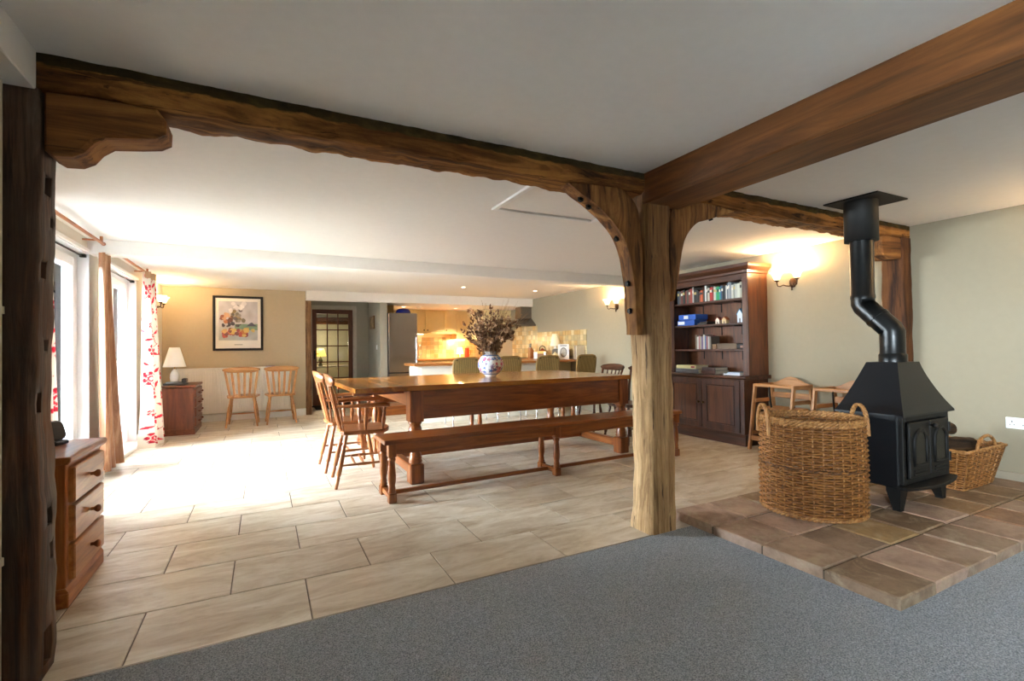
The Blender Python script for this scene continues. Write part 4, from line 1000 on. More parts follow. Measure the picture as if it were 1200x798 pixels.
for _ in range(9): blobs.append((rnd.uniform(.24,.66), rnd.uniform(.76,.95), rnd.uniform(.03,.06), rnd.choice([(.93,.92,.93),(.88,.86,.88),(.4,.36,.38)])))
for _ in range(10): blobs.append((rnd.uniform(.1,.6), rnd.uniform(.36,.44), rnd.uniform(.02,.045), rnd.choice([(.2,.2,.26),(.3,.28,.3),(.5,.45,.5)])))
for j in range(nv+1):
    for i in range(nu+1):
        u, v = i/nu, j/nv; q = noise.noise(Vector((u*7, v*7, 1)))*.06; c = (.74+q, .73+q, .77+q)
        if v < .34+.03*math.sin(u*9): c = (.70+q, .73+q, .74+q)
        if .26 < v < .42 and u > .4: c = (.45+q, .62+q, .50+q)
        if u > .68 and .36 < v < .36+.10*math.exp(-((u-.84)/.09)**2): c = (.27+q, .29+q, .40+q)
        for bx, by, br, bc in blobs:
            w_ = noise.noise(Vector((u*16+bx*9, v*16, by*7)))*.5+1
            if math.hypot(u-bx, (v-by)*1.1) < br*w_*1.25: c = tuple(max(0, x+q) for x in bc)
        gq = sum(c)/3; cols.append(tuple(min(1, max(0, x*.72+gq*.28)) for x in c))
paint(me, cols); put('print', me, pc)
B().box(-.06, .06, -.0125, -.0118, -.357, -.345).build('caption_line', plain('grey_caption_ink', '#9d9a92', .7), pc)
# ================================================================== WALL SCONCES
BRZ = plain('aged_bronze', '#4a3220', .4, .8); SGL = emit('lit_frosted_glass', '#ffd9a0', .8, '#fff4e0')
def sconce(label, loc, rz, energy, sides=(-1, 1)):
    """back plate on the plane x=0, arms reach out along -x"""
    t = thing('wall_sconce', label, 'wall light', loc, rz, 'bronze wall sconces')
    B().lathe([(.008,-.05),(.02,-.045),(.028,-.02),(.03,.02),(.02,.045),(.008,.05)], (-.012,0,0), 16, None, 1.2).build('back_plate', BRZ, t)
    B().lathe([(.002,-.085),(.012,-.075),(.006,-.06),(.012,-.05)], (-.03,0,0), 12).build('finial', BRZ, t)
    for s_ in sides:
        pts = [(-.02,0,-.01),(-.04,s_*.02,-.035),(-.06,s_*.045,-.03),(-.08,s_*.065,-.02),(-.10,s_*.085,-.035),(-.11,s_*.105,-.03),(-.115,s_*.112,0),(-.115,s_*.112,.02)]
        a = B().path(pts, .0065, 8).build('arm', BRZ, t)
        B().lathe([(.01,.015),(.028,.03),(.032,.036),(.012,.038)], (-.115, s_*.112, 0), 16).build('cup', BRZ, a)
        rr_ = [(.026,.038),(.034,.055),(.042,.08),(.056,.105),(.075,.122),(.072,.124),(.052,.107),(.038,.08),(.03,.056),(.02,.042)]
        B().ring([[Vector((-.115+r*math.cos(2*PI*k/24), s_*.112+r*math.sin(2*PI*k/24), z)) for k in range(24)] for r, z in rr_], False, True).build('glass_shade', SGL, t)
        w_ = Matrix.Translation(loc) @ Matrix.Rotation(rz, 4, 'Z') @ Vector((-.115, s_*.112, .125))
        lampbulb('sconce_bulb', w_, energy)
    return t
sconce('double bronze wall sconce beside the bookcase', (5.128, 3.27, 1.79), 0, 2.6)
sconce('bronze wall sconce on the right wall past the central post', (5.128, 6.22, 1.77), 0, 1.7)
sconce('double bronze wall sconce on the near part of the right wall', (5.128, .75, 1.79), 0, 1.5)
sconce('bronze wall sconce half hidden by the red floral curtain', (XL+.002, 8.42, 1.80), PI, 2.0)
# socket, switches
so = thing('power_socket', 'white double power socket low on the right wall', 'socket', (5.128, 1.53, .495))
B().box(-.010, 0, -.073, .073, -.043, .043, .003).build('plate', GLOSSW, so)
for s_ in (-1, 1):
    for dy, dz, hh in ((0,.012,.008),(-.011,-.012,.004),(.011,-.012,.004)): B().box(-.0108, -.0098, s_*.036+dy-.003, s_*.036+dy+.003, dz-hh, dz+hh).build('pin_slot', plain('slot_black', '#1a1a1a', .6), so)
    B().box(-.0125, -.0098, s_*.018-.006, s_*.018+.006, .018, .034, .001).build('rocker', GLOSSW, so)
sw = thing('light_switch', 'white light switch on the hall wall', 'switch', (1.928, 9.44, 1.165)); B().box(-.008, 0, -.043, .043, -.043, .043, .002).build('plate', GLOSSW, sw); B().box(-.012, -.008, -.01, .01, -.016, .016, .001).build('rocker', GLOSSW, sw)
hp = thing('framed_picture', 'small gilt-framed picture on the hall wall', 'picture', (1.927, 9.82, 1.66))
B().box(-.02, 0, -.19, -.16, -.13, .13, .004).box(-.02, 0, .16, .19, -.13, .13, .004).box(-.02, 0, -.16, .16, .10, .13, .004).box(-.02, 0, -.16, .16, -.13, -.10, .004).build('frame', plain('gilt_frame', '#7a5a2c', .4, .5), hp)
B().box(-.012, -.004, -.165, .165, -.105, .105).build('print', plain('tan_print', '#a08a62', .6, var=.4, nscale=9), hp)
tag(B().box(.86, 1.60, 9.75, 10.2, 0.0005, .014, .004).build('door_mat', plain('black_coir', '#17130f', .95, bump=.4, nscale=60)), 'black door mat before the glazed door', 'mat')
# ceiling downlights
for x, y, z, lb, e in ((3.0,7.62,CEIL,'recessed downlight over the bar, left of the pair',1.5),(4.42,7.66,CEIL,'recessed downlight over the bar, right of the pair',1.5),(2.55,9.85,1.995,'recessed kitchen downlight above the fridge',18),(3.70,9.88,1.995,'recessed kitchen downlight by the wall cupboards',20)):
    t = thing('downlight', lb, 'downlight', (x, y, z), 0, 'recessed downlights')
    B().ring([[Vector((r*math.cos(2*PI*k/24), r*math.sin(2*PI*k/24), zz)) for k in range(24)] for r, zz in ((.046,0),(.046,-.004),(.036,-.006),(.034,-.001))], False, True).build('trim_ring', GLOSSW, t)
    B().lathe([(.033,-.0035),(.033,-.001)], (0,0,0), 20).build('lamp', emit('downlight_lamp', '#ffe2b8', 3), t)
    l = bpy.data.lights.new('downlight_beam', 'SPOT'); l.energy = e*1.6; l.color = (1,.72,.4); l.spot_size = 2.0; l.spot_blend = .6; l.shadow_soft_size = .03
    o = bpy.data.objects.new('downlight_beam', l); o.location = (x, y, z-.02); COL.objects.link(o)
t = thing('smoke_alarm', 'round white smoke alarm on the kitchen ceiling', 'smoke alarm', (2.85, 9.75, 1.995)); B().lathe([(.03,-.035),(.045,-.03),(.05,-.01),(.055,0)], (0,0,0), 24).build('body', GLOSSW, t)
# ================================================================== BOOKCASE
BK = lambda ax: wood('dark_mahogany', '#2a140a', '#4a2613', '#62361c', ax, .35, .9, .05, .25)
BKM = lambda ax: wood('mahogany_panel', '#3c1d0d', '#5f3318', '#7a4623', ax, .35, .9, .05, .25)
BX0, BY0, BY1 = 4.70, 3.57, 4.76
bk = thing('bookcase', 'tall dark mahogany bookcase with cupboard base against the right wall', 'bookcase', (BX0, BY0, 0))
wy = BY1-BY0; dx = XR-BX0-.002
B().box(.015, dx, .02, wy-.02, .09, .735, .003).build('base_carcass', BK('z'), bk)
B().box(0, dx, 0, wy, 0, .10, .004).prism([(0,.10),(.014,.125),(dx,.125),(dx,.10)], .004, wy-.004, 'xz').build('plinth', BK('y'), bk)
B().prism([(-.012,.745),(-.02,.755),(-.02,.768),(-.012,.776),(dx,.776),(dx,.735),(.008,.735)], -.02, wy+.02, 'xz', .003).build('ledge', BK('y'), bk)
for i in (0, 1):
    a = .07+i*(wy-.14)/2+.004; b_ = .07+(i+1)*(wy-.14)/2-.004; z0, z1 = .14, .725; fr = .065
    dr = B().box(.0, .02, a, a+fr, z0, z1, .003).box(.0, .02, b_-fr, b_, z0, z1, .003).box(.0, .02, a+fr, b_-fr, z1-fr, z1, .003).box(.0, .02, a+fr, b_-fr, z0, z0+fr, .003).build('door', BK('z'), bk)
    B().box(-.006, .012, a+fr, a+fr+.016, z0+fr, z1-fr, .004).box(-.006, .012, b_-fr-.016, b_-fr, z0+fr, z1-fr, .004).box(-.006, .012, a+fr, b_-fr, z1-fr-.016, z1-fr, .004).box(-.006, .012, a+fr, b_-fr, z0+fr, z0+fr+.016, .004).build('moulding', BK('z'), dr)
    B().box(.004, .014, a+fr+.01, b_-fr-.01, z0+fr+.01, z1-fr-.01, .003).build('panel', BKM('z'), dr)
    ky = b_-.03 if i == 0 else a+.03
    B().lathe([(.006,0),(.006,.012),(.014,.018),(.014,.026),(.006,.03)], (0, ky, .44), 14, (-1,0,0)).build('knob', plain('dark_brass', '#5c4522', .35, .9), dr)
ux = .10
B().box(ux, dx, .01, .03, .776, 1.93, .003).build('side_panel', BKM('z'), bk); B().box(ux, dx, wy-.03, wy-.01, .776, 1.93, .003).build('side_panel', BKM('z'), bk)
B().box(dx-.015, dx, .03, wy-.03, .776, 1.93).build('back_panel', BKM('z'), bk)
for a in (.01, wy-.085): B().box(ux-.01, ux+.012, a, a+.075, .776, 1.93, .004).box(ux-.016, ux-.008, a+.014, a+.06, .80, 1.88, .006).build('pilaster', BK('z'), bk)
B().box(ux-.01, ux+.012, .085, wy-.085, 1.86, 1.93, .003).build('frieze', BK('y'), bk)
rings = []
for off, z in ((0,1.925),(.012,1.935),(.016,1.96),(.04,1.985),(.055,2.0),(.06,2.02),(.06,2.036)):
    rings.append([Vector((ux-.012-off, .01-off, z)), Vector((dx, .01-off, z)), Vector((dx, wy-.01+off, z)), Vector((ux-.012-off, wy-.01+off, z))])
B().ring(rings, True, False).build('cornice', BK('y'), bk)
SHZ = (1.075, 1.378, 1.661)
for z in SHZ:
    sh = B().box(ux+.014, dx-.016, .031, wy-.031, z-.022, z, .002).build('shelf', BK('y'), bk)
    for q in (.33, .62, .9):
        B().box(dx-.022, dx-.016, q-.006, q+.006, z-.13, z-.022).box(dx-.15, dx-.022, q-.006, q+.006, z-.030, z-.0225).build('shelf_bracket', IRON, sh)
# --- books on the top shelf, each its own thing
PG = plain('cream_page_block', '#ddd3bb', .9, var=.05)
def book(label, x, y, z, th, h, d, col, group, flat=False, lean=0.0, band=None):
    t = thing('book', label, 'book', (x, y, z), 0, group); t.rotation_euler = (lean, 0, 0)
    cm = plain('book_cover_'+col.lstrip('#'), col, .5, var=.06)
    if not flat:   # spine faces -x
        B().box(0, .003, 0, th, 0, h, .001).box(.003, d, 0, .002, 0, h).box(.003, d, th-.002, th, 0, h).build('cover', cm, t)
        B().box(.003, d-.004, .002, th-.002, .003, h-.004).build('pages', PG, t)
        if band: B().box(-.0004, .0005, .001, th-.001, h*.62, h*.8).build('title_band', plain('book_band_'+band.lstrip('#'), band, .5), t)
    else:
        B().box(0, d, 0, h, 0, .002).box(0, d, 0, h, th-.002, th).box(0, .003, 0, h, .002, th-.002).build('cover', cm, t)
        B().box(.003, d-.004, .003, h-.003, .002, th-.002).build('pages', PG, t)
        if band: B().box(-.0004, .0005, .02, h*.25, th*.2, th*.8).build('title_band', plain('book_band_'+band.lstrip('#'), band, .5), t)
    return t
ORD = ['first','second','third','fourth','fifth','sixth','seventh','eighth','ninth','tenth','eleventh','twelfth','thirteenth','fourteenth','fifteenth','sixteenth','seventeenth','eighteenth','nineteenth','twentieth','twenty-first','twenty-second','twenty-third','twenty-fourth','twenty-fifth','twenty-sixth','twenty-seventh','twenty-eighth','twenty-ninth','thirtieth','thirty-first','thirty-second','thirty-third','thirty-fourth','thirty-fifth','thirty-sixth']
seq = [('#b9bda8','pale',.026,.215),('#a9ab98','grey',.022,.222),('#c7cabc','white',.03,.205),('#b7b9ae','pale grey',.024,.2),('#8d9388','grey-green',.02,.21),('#c3c4b8','off-white',.022,.195),
('#7b828a','slate',.018,.235),('#93989b','silver',.016,.245),('#5f6870','steel grey',.02,.23),('#c9c8c2','white',.014,.2),('#2b3036','black',.024,.19),('#3b4046','charcoal',.02,.2),('#1f4f7c','blue',.018,.205),('#2f8f86','teal',.02,.19),('#2f9d57','green',.022,.2),('#57a98b','sea-green',.016,.19),('#c9c2b2','cream',.024,.205),('#8e2a26','dark red',.02,.2),('#b5231f','red',.028,.205),('#c0b9a6','cream',.026,.2),('#4b4a42','olive black',.02,.225),('#d3d2cc','white',.018,.24),('#333631','dark green',.022,.17),('#c2582c','orange',.034,.18),('#5a3a2c','brown',.024,.165),('#2a2220','black',.03,.19),('#1e1c1a','black',.04,.2),('#a7a29a','grey',.02,.24),('#a04538','brick red',.024,.225),('#7d4034','maroon',.022,.215),('#4d4438','dark olive',.03,.21),('#8a3f33','rust',.022,.2),('#33302c','black',.03,.225),('#6b2f28','oxblood',.026,.21),('#59504a','grey-brown',.03,.2),('#2c3a44','navy',.03,.215)]
y = BY0+.092; k = 0
for col, nm, th, h in seq:
    if y+th*1.12 > BY1-.10: break
    th2 = th*1.12
    book(f'{nm} book, {ORD[k]} from the right on the top shelf', BX0+ux+.035+random.uniform(0,.012), y, SHZ[2]+.0005, th2, h*.82, .16, col, 'books on the top shelf', band=random.choice([None, '#d9d4c4', '#2a2a2a', '#b8a060']))
    y += th2+.0012; k += 1
seq2 = [('#6c6257','taupe'),('#a9a49a','pale grey'),('#8f4f55','rose'),('#5c6f8c','blue grey'),('#bdb6a8','cream'),('#6d5a7c','purple'),('#9a8f80','beige'),('#a86d6d','pink'),('#c1bcb2','white'),('#7b6b5a','brown')]
y = BY0+.56
for k, (col, nm) in enumerate(seq2):
    th = random.uniform(.018,.028)
    book(f'{nm} book, {ORD[k]} from the right on the third shelf down', BX0+ux+.04, y, SHZ[0]+.0005, th, random.uniform(.15,.185), .15, col, 'books on the lower shelf'); y += th+.001
# boxes and ornaments
CARD = plain('brown_wood_box', '#7a5a3c', .6); 
t = thing('long_box', 'long flat brown wooden box on the third shelf down', 'box', (BX0+ux+.06, BY0+.22, SHZ[0]+.001)); B().box(0, .14, 0, .27, 0, .055, .003).build('body', plain('grey_brown_box', '#6b5846', .7), t); B().box(-.003, .143, -.003, .273, .055, .066, .002).build('lid', plain('grey_brown_box', '#6b5846', .7), t)
t = thing('small_box', 'small dark box at the right end of the third shelf down', 'box', (BX0+ux+.05, BY0+.10, SHZ[0]+.001)); B().box(0, .12, 0, .11, 0, .06, .003).build('body', plain('black_box', '#191310', .6), t); B().box(-.004, 0, .02, .06, .012, .04, .002).build('label_plate', plain('pinkish_plate', '#a87a68', .6), t)
t = thing('small_box', 'light brown box beside the books on the third shelf down', 'box', (BX0+ux+.05, BY0+.505-.012, SHZ[0]+.001)); B().box(0, .12, 0, .06, 0, .05, .003).build('body', CARD, t); B().box(-.002, .122, -.002, .062, .05, .058, .002).build('lid', CARD, t)
BLUE = plain('blue_box_file', '#1f55b0', .4)
for i, (z, lb) in enumerate(((0,'lower blue box file on the second shelf down'),(.072,'upper blue box file on the second shelf down'))):
    t = thing('box_file', lb, 'box file', (BX0+ux+.03, BY0+.80-.02*i, SHZ[1]+z+.0005), 0, 'blue box files'); B().box(0, .22, 0, .28, 0, .068, .003).build('body', BLUE, t)
    B().box(-.002, 0, (.16 if i == 0 else .12), (.27 if i == 0 else .19), .014, .054, .0005).build('paper_label', plain('white_paper', '#e6e6e2', .8), t)
t = thing('folder', 'dark folder lying beside the blue box files', 'folder', (BX0+ux+.05, BY0+.63, SHZ[1]+.001)); B().box(0, .2, 0, .14, 0, .02, .002).box(.02,.19,.01,.12,.02,.04,.002).build('cover', plain('dark_folder', '#2c2724', .6), t)
def house(label, x, y, z, w_, h, wc, rc):
    t = thing('model_house', label, 'ornament', (x, y, z+.001), 0, 'little model houses')
    B().box(0, .05, 0, w_, 0, h*.62, .001).prism([(0,h*.62),(w_,h*.62),(w_/2,h*.95)], 0, .05, 'yz').build('walls', plain('house_wall_'+wc.strip('#'), wc, .7), t)
    for s_ in (0, 1):
        a, b_ = ((-.006, h*.6), (w_/2, h)) if s_ == 0 else ((w_+.006, h*.6), (w_/2, h))
        B().prism([a, b_, (b_[0], b_[1]-.008), (a[0], a[1]-.008)], -.006, .056, 'yz').build('roof', plain('house_roof_'+rc.strip('#'), rc, .6), t)
    B().box(-.001, 0, w_*.4, w_*.6, 0, h*.3).build('door', plain('house_door', '#3a2a22', .6), t)
house('little white model house, left of the pair on the second shelf down', BX0+ux+.07, BY0+.455, SHZ[1], .06, .085, '#d9c9bb', '#9a4a3a')
house('little cream model house, right of the pair on the second shelf down', BX0+ux+.07, BY0+.36, SHZ[1], .06, .085, '#d2b88a', '#a8623c')
house('taller pale-blue model house at the right end of the second shelf down', BX0+ux+.05, BY0+.125, SHZ[1], .07, .16, '#d6dde0', '#3f7c9c')
house('tall red and blue model tower behind the pale-blue house', BX0+ux+.12, BY0+.085, SHZ[1], .045, .24, '#c2412e', '#2f62a0')
# ledge: board games and magazines
book('cream board-game box on top of the pile on the bookcase ledge', BX0+.07, BY0+.735, .776+.055, .042, .32, .22, '#cfc08a', 'boxes and books lying on the ledge', True, band='#8e2420')
book('grey book under the cream board-game box on the ledge', BX0+.075, BY0+.70, .7765, .052, .37, .20, '#5c5a5c', 'boxes and books lying on the ledge', True)
book('brown album lying beside the board-game box on the ledge', BX0+.10, BY0+.47, .7765, .04, .21, .24, '#4a2616', 'boxes and books lying on the ledge', True)
book('dark brown album lying on the brown album on the ledge', BX0+.105, BY0+.475, .817, .036, .2, .22, '#361a10', 'boxes and books lying on the ledge', True)
book('white magazine at the right end of the ledge', BX0+.07, BY0+.11, .7765, .014, .22, .28, '#c9ced6', 'boxes and books lying on the ledge', True)
book('pale-grey magazine on top of the white magazine on the ledge', BX0+.085, BY0+.125, .791, .018, .17, .24, '#a9b3c2', 'boxes and books lying on the ledge', True)
# ================================================================== HIGH CHAIRS
HC = lambda ax: wood('pale_beech', '#8a5a30', '#b07a48', '#c8955f', ax, .4, 1.2, .05)
STRAP = plain('black_webbing', '#141414', .8)
def highchair(label, loc, rz):
    """child faces -x; origin at the floor centre"""
    t = thing('high_chair', label, 'high chair', loc, rz, 'wooden high chairs')
    for sy_ in (-1, 1):
        for fx, tx in ((-.24,-.125),(.23,.15)):
            b = B(); rings = []
            for z, x in ((0, fx), (.70, tx)):
                rings.append([Vector((x-.02, sy_*.215-.011, z)), Vector((x+.02, sy_*.215-.011, z)), Vector((x+.02, sy_*.215+.011, z)), Vector((x-.02, sy_*.215+.011, z))])
            b.ring(rings, True, False).build('leg', HC('z'), t)
        B().box(-.15, .18, sy_*.215-.013, sy_*.215+.013, .66, .70, .006).build('top_side_rail', HC('x'), t)
        B().box(-.155, .17, sy_*.2-.01, sy_*.2+.01, .50, .54, .004).build('mid_side_rail', HC('x'), t)
        B().box(-.22, .21, sy_*.2-.01, sy_*.2+.01, .16, .20, .004).build('low_side_rail', HC('x'), t)
    B().box(-.148, -.108, -.225, .225, .668, .70, .008).build('front_bar', HC('y'), t)
    B().box(-.145, .15, -.19, .19, .43, .448, .004).build('seat', HC('x'), t)
    B().box(-.228, -.208, -.205, .205, .10, .15, .004).build('foot_rest', HC('y'), t)
    B().box(.205, .225, -.205, .205, .10, .15, .004).build('rear_rail', HC('y'), t); B().box(.15, .17, -.205, .205, .54, .60, .004).build('back_slat', HC('y'), t)
    crest = [(-.20,.64),(.20,.64),(.20,.70),(.15,.715),(.10,.74),(.05,.765),(0,.772),(-.05,.765),(-.10,.74),(-.15,.715),(-.20,.70)]
    B().prism(crest, .15, .168, 'yz', .004).build('back_crest', HC('y'), t)
    B().path([(-.125,.03,.70),(-.15,.035,.66),(-.13,.04,.55),(-.10,.05,.455)], .011, 6, False, .25).build('strap', STRAP, t)
    B().path([(.12,-.06,.455),(.13,-.07,.35),(.12,-.08,.25)], .011, 6, False, .25).build('strap', STRAP, t)
    return t
hc = highchair('wooden high chair standing beside the bookcase', (4.885, 3.27, 0), math.radians(0))
copy_tree(hc, (4.86, 2.61, 0), math.radians(-3), 'wooden high chair partly hidden behind the stove canopy')
# ================================================================== KITCHEN
CRM = plain('cream_kitchen_door', '#e3cf9c', .4, var=.02); WT = lambda ax: wood('oak_worktop', '#7a4420', '#a0622f', '#b97c45', ax, .3, 1.0, .05, .3)
BARP = plain('cream_bar_panel', '#ded6c6', .6, var=.03)
br = thing('breakfast_bar', 'cream panelled breakfast bar behind the stools', 'bar', (2.04, 7.10, 0))
B().box(0, 2.49, 0, .42, .0, .865).build('carcass', BARP, br)
for i in range(4): B().box(.05+i*.76, min(.05+i*.76+.72, 2.49), -.012, 0, .09, .83, .004).build('front_panel', BARP, br)
B().box(0, 2.49, -.016, 0, 0, .07, .003).build('plinth', BARP, br); B().box(-.012, 0, .02, .40, .02, .84, .004).build('end_panel', BARP, br)
tag(B().box(1.96, 5.128, 6.98, 7.56, .866, .905, .006).build('worktop', WT('x')), 'oak worktop of the breakfast bar', 'worktop')
tag(B().box(4.53, 5.128, 7.561, 8.72, .866, .905, .006).build('worktop', WT('y')), 'oak worktop along the right wall between the bar and the cooker', 'worktop')
tag(B().box(2.66, 4.53, 10.2, 10.79, .866, .905, .006).box(4.53, 5.128, 9.66, 10.79, .866, .905, .006).build('worktop', WT('x')), 'oak worktop along the kitchen back wall', 'worktop')
def unit(label, x0, x1, y0, y1, face):
    t = thing('base_unit', label, 'kitchen unit', ((x0+x1)/2, (y0+y1)/2, 0), 0, 'cream kitchen base units'); a = (x1-x0)/2; b_ = (y1-y0)/2
    B().box(-a, a, -b_, b_, .1, .865).box(-a+.04, a-.04, -b_+.04, b_-.04, 0, .1).build('carcass', CRM, t)
    if face == 'y':
        dr = B().box(-a+.004, a-.004, -b_-.02, -b_, .12, .70, .004).build('door', CRM, t); B().lathe([(.006,0),(.014,.02),(.006,.026)], (a-.06, -b_-.02, .62), 12, (0,-1,0)).build('knob', IRON, dr)
        dw = B().box(-a+.004, a-.004, -b_-.02, -b_, .71, .855, .004).build('drawer', CRM, t); B().lathe([(.006,0),(.014,.02),(.006,.026)], (0, -b_-.02, .785), 12, (0,-1,0)).build('knob', IRON, dw)
    else:
        dr = B().box(-a-.02, -a, -b_+.004, b_-.004, .12, .855, .004).build('door', CRM, t); B().lathe([(.006,0),(.014,.02),(.006,.026)], (-a-.02, b_-.06, .76), 12, (-1,0,0)).build('knob', IRON, dr)
for i in range(3): unit(['cream base unit under the back worktop next to the fridge','cream base unit in the middle under the back worktop','cream base unit at the corner of the back worktop'][i], 2.68+i*.61, 2.68+i*.61+.60, 10.25, 10.78, 'y')
for i in range(2): unit(['cream base unit under the right worktop next to the bar','cream base unit under the right worktop next to the cooker'][i], 4.57, 5.12, 7.58+i*.57, 8.13+i*.57, 'x')
# wall cupboards
for i, (x0, x1, z0, lb, kx) in enumerate(((2.62,3.20,1.47,'cream wall cupboard beside the fridge','r'),(3.202,3.64,1.47,'cream wall cupboard second from the fridge','l'),(3.642,3.93,1.47,'narrow cream wall cupboard third from the fridge','l'),(3.932,4.20,1.33,'cream wall cupboard reaching lower, next to the corner',None))):
    t = thing('wall_cupboard', lb, 'cupboard', (x0, 10.44, z0), 0, 'cream wall cupboards'); w_ = x1-x0; h = 1.99-z0
    B().box(0, w_, .02, .355, 0, h).build('carcass', CRM, t); dr = B().box(.002, w_-.002, 0, .02, .03 if i < 3 else 0, h, .004).build('door', CRM, t)
    B().box(.05, w_-.05, -.003, 0, .09, h-.06, .002).build('panel', CRM, dr)
    if kx: B().lathe([(.006,0),(.015,.02),(.006,.026)], ((w_-.04 if kx == 'r' else .04), 0, .07), 12, (0,-1,0)).build('knob', IRON, dr)
    if i < 3: B().box(-.001, w_, -.012, .02, -.012, .022, .003).build('light_pelmet', CRM, t)
t = thing('wall_cupboard', 'cream diagonal corner cupboard beside the cooker hood', 'cupboard', (4.20, 10.44, 1.33), 0, 'cream wall cupboards')
B().prism([(0,0),(.25,-.42),(.92,-.42),(.92,.355),(0,.355)], 0, .66, 'xy').build('carcass', CRM, t)
dd = Vector((.25,-.42,0)); dn = Vector((-.42,-.25,0)).normalized()
B().add([Vector((0,0,0))+dd*.04+dn*a+Vector((0,0,z)) for a in (0,.018) for z in (.01,.65)] + [dd*.96+dn*a+Vector((0,0,z)) for a in (0,.018) for z in (.01,.65)], [(0,1,3,2),(4,6,7,5),(0,4,5,1),(2,3,7,6),(0,2,6,4),(1,5,7,3)]).build('door', CRM, t)
# fridge
SS = plain('brushed_steel', '#8d8680', .27, .9, var=.06, nscale=2)
fr = thing('fridge', 'tall brushed-steel fridge freezer at the end of the hall wall', 'fridge', (2.075, 9.14, 0))
B().box(0, .56, .03, .62, .03, 1.815, .004).build('cabinet', plain('dark_fridge_side', '#2e2e30', .5), fr)
B().box(.004, .556, -.02, .028, .68, 1.812, .01).build('upper_door', SS, fr); B().box(.004, .556, -.02, .028, .05, .672, .01).build('lower_door', SS, fr)
B().tube((.525,-.05,.8),(.525,-.05,1.35),.009).tube((.525,-.05,.82),(.525,-.02,.82),.007).tube((.525,-.05,1.33),(.525,-.02,1.33),.007).build('handle', CHR, fr)
B().box(.03, .53, .05, .6, 0, .03).build('plinth', plain('dark_fridge_side', '#2e2e30', .5), fr)
t = thing('bowl', 'dark blue upturned bowl on top of the fridge', 'bowl', (2.42, 9.36, 1.8165)); B().lathe([(.15,0),(.15,.008),(.14,.05),(.11,.085),(.05,.098),(.04,.098)], (0,0,0), 28).build('body', plain('cobalt_blue_glaze', '#14227e', .15), t)
tag(B().box(2.06, 2.26, 9.45, 9.75, 1.8165, 1.985, .004).build('cardboard_box', plain('brown_card', '#9a7a48', .8)), 'brown cardboard box standing on the fridge by the hall wall', 'box')
# cooker and hood
ho = thing('cooker_hood', 'steel pyramid cooker hood on the right wall', 'cooker hood', (5.128, 9.19, 1.575))
B().ring([[Vector((x, y_, z)) for x, y_ in ((-.50,-.31),(0,-.31),(0,.31),(-.50,.31))] for z in (0,.035)] + [[Vector((x, y_, .17)) for x, y_ in ((-.27,-.135),(0,-.135),(0,.135),(-.27,.135))]], True, False).build('canopy', SS, ho)
B().box(-.26, 0, -.125, .125, .17, .42).build('chimney', SS, ho)
ck2 = thing('cooker', 'black range cooker below the steel hood', 'cooker', (4.83, 9.19, 0)); B().box(-.27, .29, -.46, .46, .08, .90, .006).build('body', CAST, ck2); B().box(-.29, -.27, -.44, .44, .15, .70, .004).build('oven_door', CAST, ck2); B().tube((-.32,-.4,.66),(-.32,.4,.66),.01).build('handle', CHR, ck2); B().box(-.25, .27, -.44, .44, .90, .908).build('hob', GLK, ck2)
for q in (-.42, .42): B().box(-.2, .25, q-.02, q+.02, 0, .08).build('foot', CAST, ck2)
# wall tiles of the splashback (small squares, joined)
def tiles(name, pos, nu, nv, size, label):
    b = B(); rnd = random.Random(nu*7+nv)
    cols = []
    for i in range(nu):
        for j in range(nv):
            b.m = rnd.randrange(4); b.box(*pos(i, j, size))
    o = b.build(name, [plain('ochre_wall_tile_%d' % q, c, .3, var=.12, nscale=14) for q, c in enumerate(('#c0a878','#b3935c','#cbb88e','#ab9a74'))]); stuff(o); struct_ = tag(o, label, 'wall tiles'); return o
g_ = .006
tiles('splashback_tiles', lambda i, j, s: (5.118, 5.129, 7.07+i*s, 7.07+(i+1)*s-g_, .96+j*s, .96+(j+1)*s-g_), 18, 5, .0965, 'ochre square tiles on the right wall above the end of the bar')
tiles('splashback_tiles', lambda i, j, s: (5.118, 5.129, 8.81+i*s, 8.81+(i+1)*s-g_, .91+j*s, .91+(j+1)*s-g_), 12, 7, .0965, 'ochre square tiles on the wall under the cooker hood')
tiles('splashback_tiles', lambda i, j, s: (2.64+i*s, 2.64+(i+1)*s-g_, 10.789, 10.799, .91+j*s, .91+(j+1)*s-g_), 25, 5, .0965, 'ochre square tiles on the kitchen back wall under the cupboards')
# things on the worktops
t = thing('knife_block', 'brown wooden knife block on the right worktop', 'knife block', (4.80, 8.52, .9055)); B().prism([(-.05,0),(.07,0),(.07,.10),(-.01,.23),(-.05,.21)], -.05, .05, 'xz', .004).build('block', WT('z'), t)
for q in (-.025, .01): B().box(-.03, -.01, q-.01, q+.01, .21, .30, .003).build('knife_handle', PLB, t)
t = thing('kettle', 'copper-red kettle beside the knife block', 'kettle', (4.92, 8.27, .9055)); B().lathe([(.085,0),(.09,.02),(.085,.1),(.06,.16),(.03,.18),(.012,.2)], (0,0,0), 24).build('body', plain('copper_red', '#8a3d22', .3, .5), t); B().path([(-.07,0,.12),(-.06,0,.22),(0,0,.25),(.06,0,.22),(.07,0,.12)], .008).build('handle', PLB, t)
t = thing('card_sign', 'small white card standing on the right worktop', 'card', (4.70, 8.13, .9055), math.radians(-55)); B().box(-.06, .06, -.002, .002, 0, .13).build('sheet', plain('white_paper', '#e6e6e2', .8), t); B().prism([(0,0),(.06,0),(0,.1)], -.02, .02, 'yz').build('easel', plain('white_paper', '#e6e6e2', .8), t)
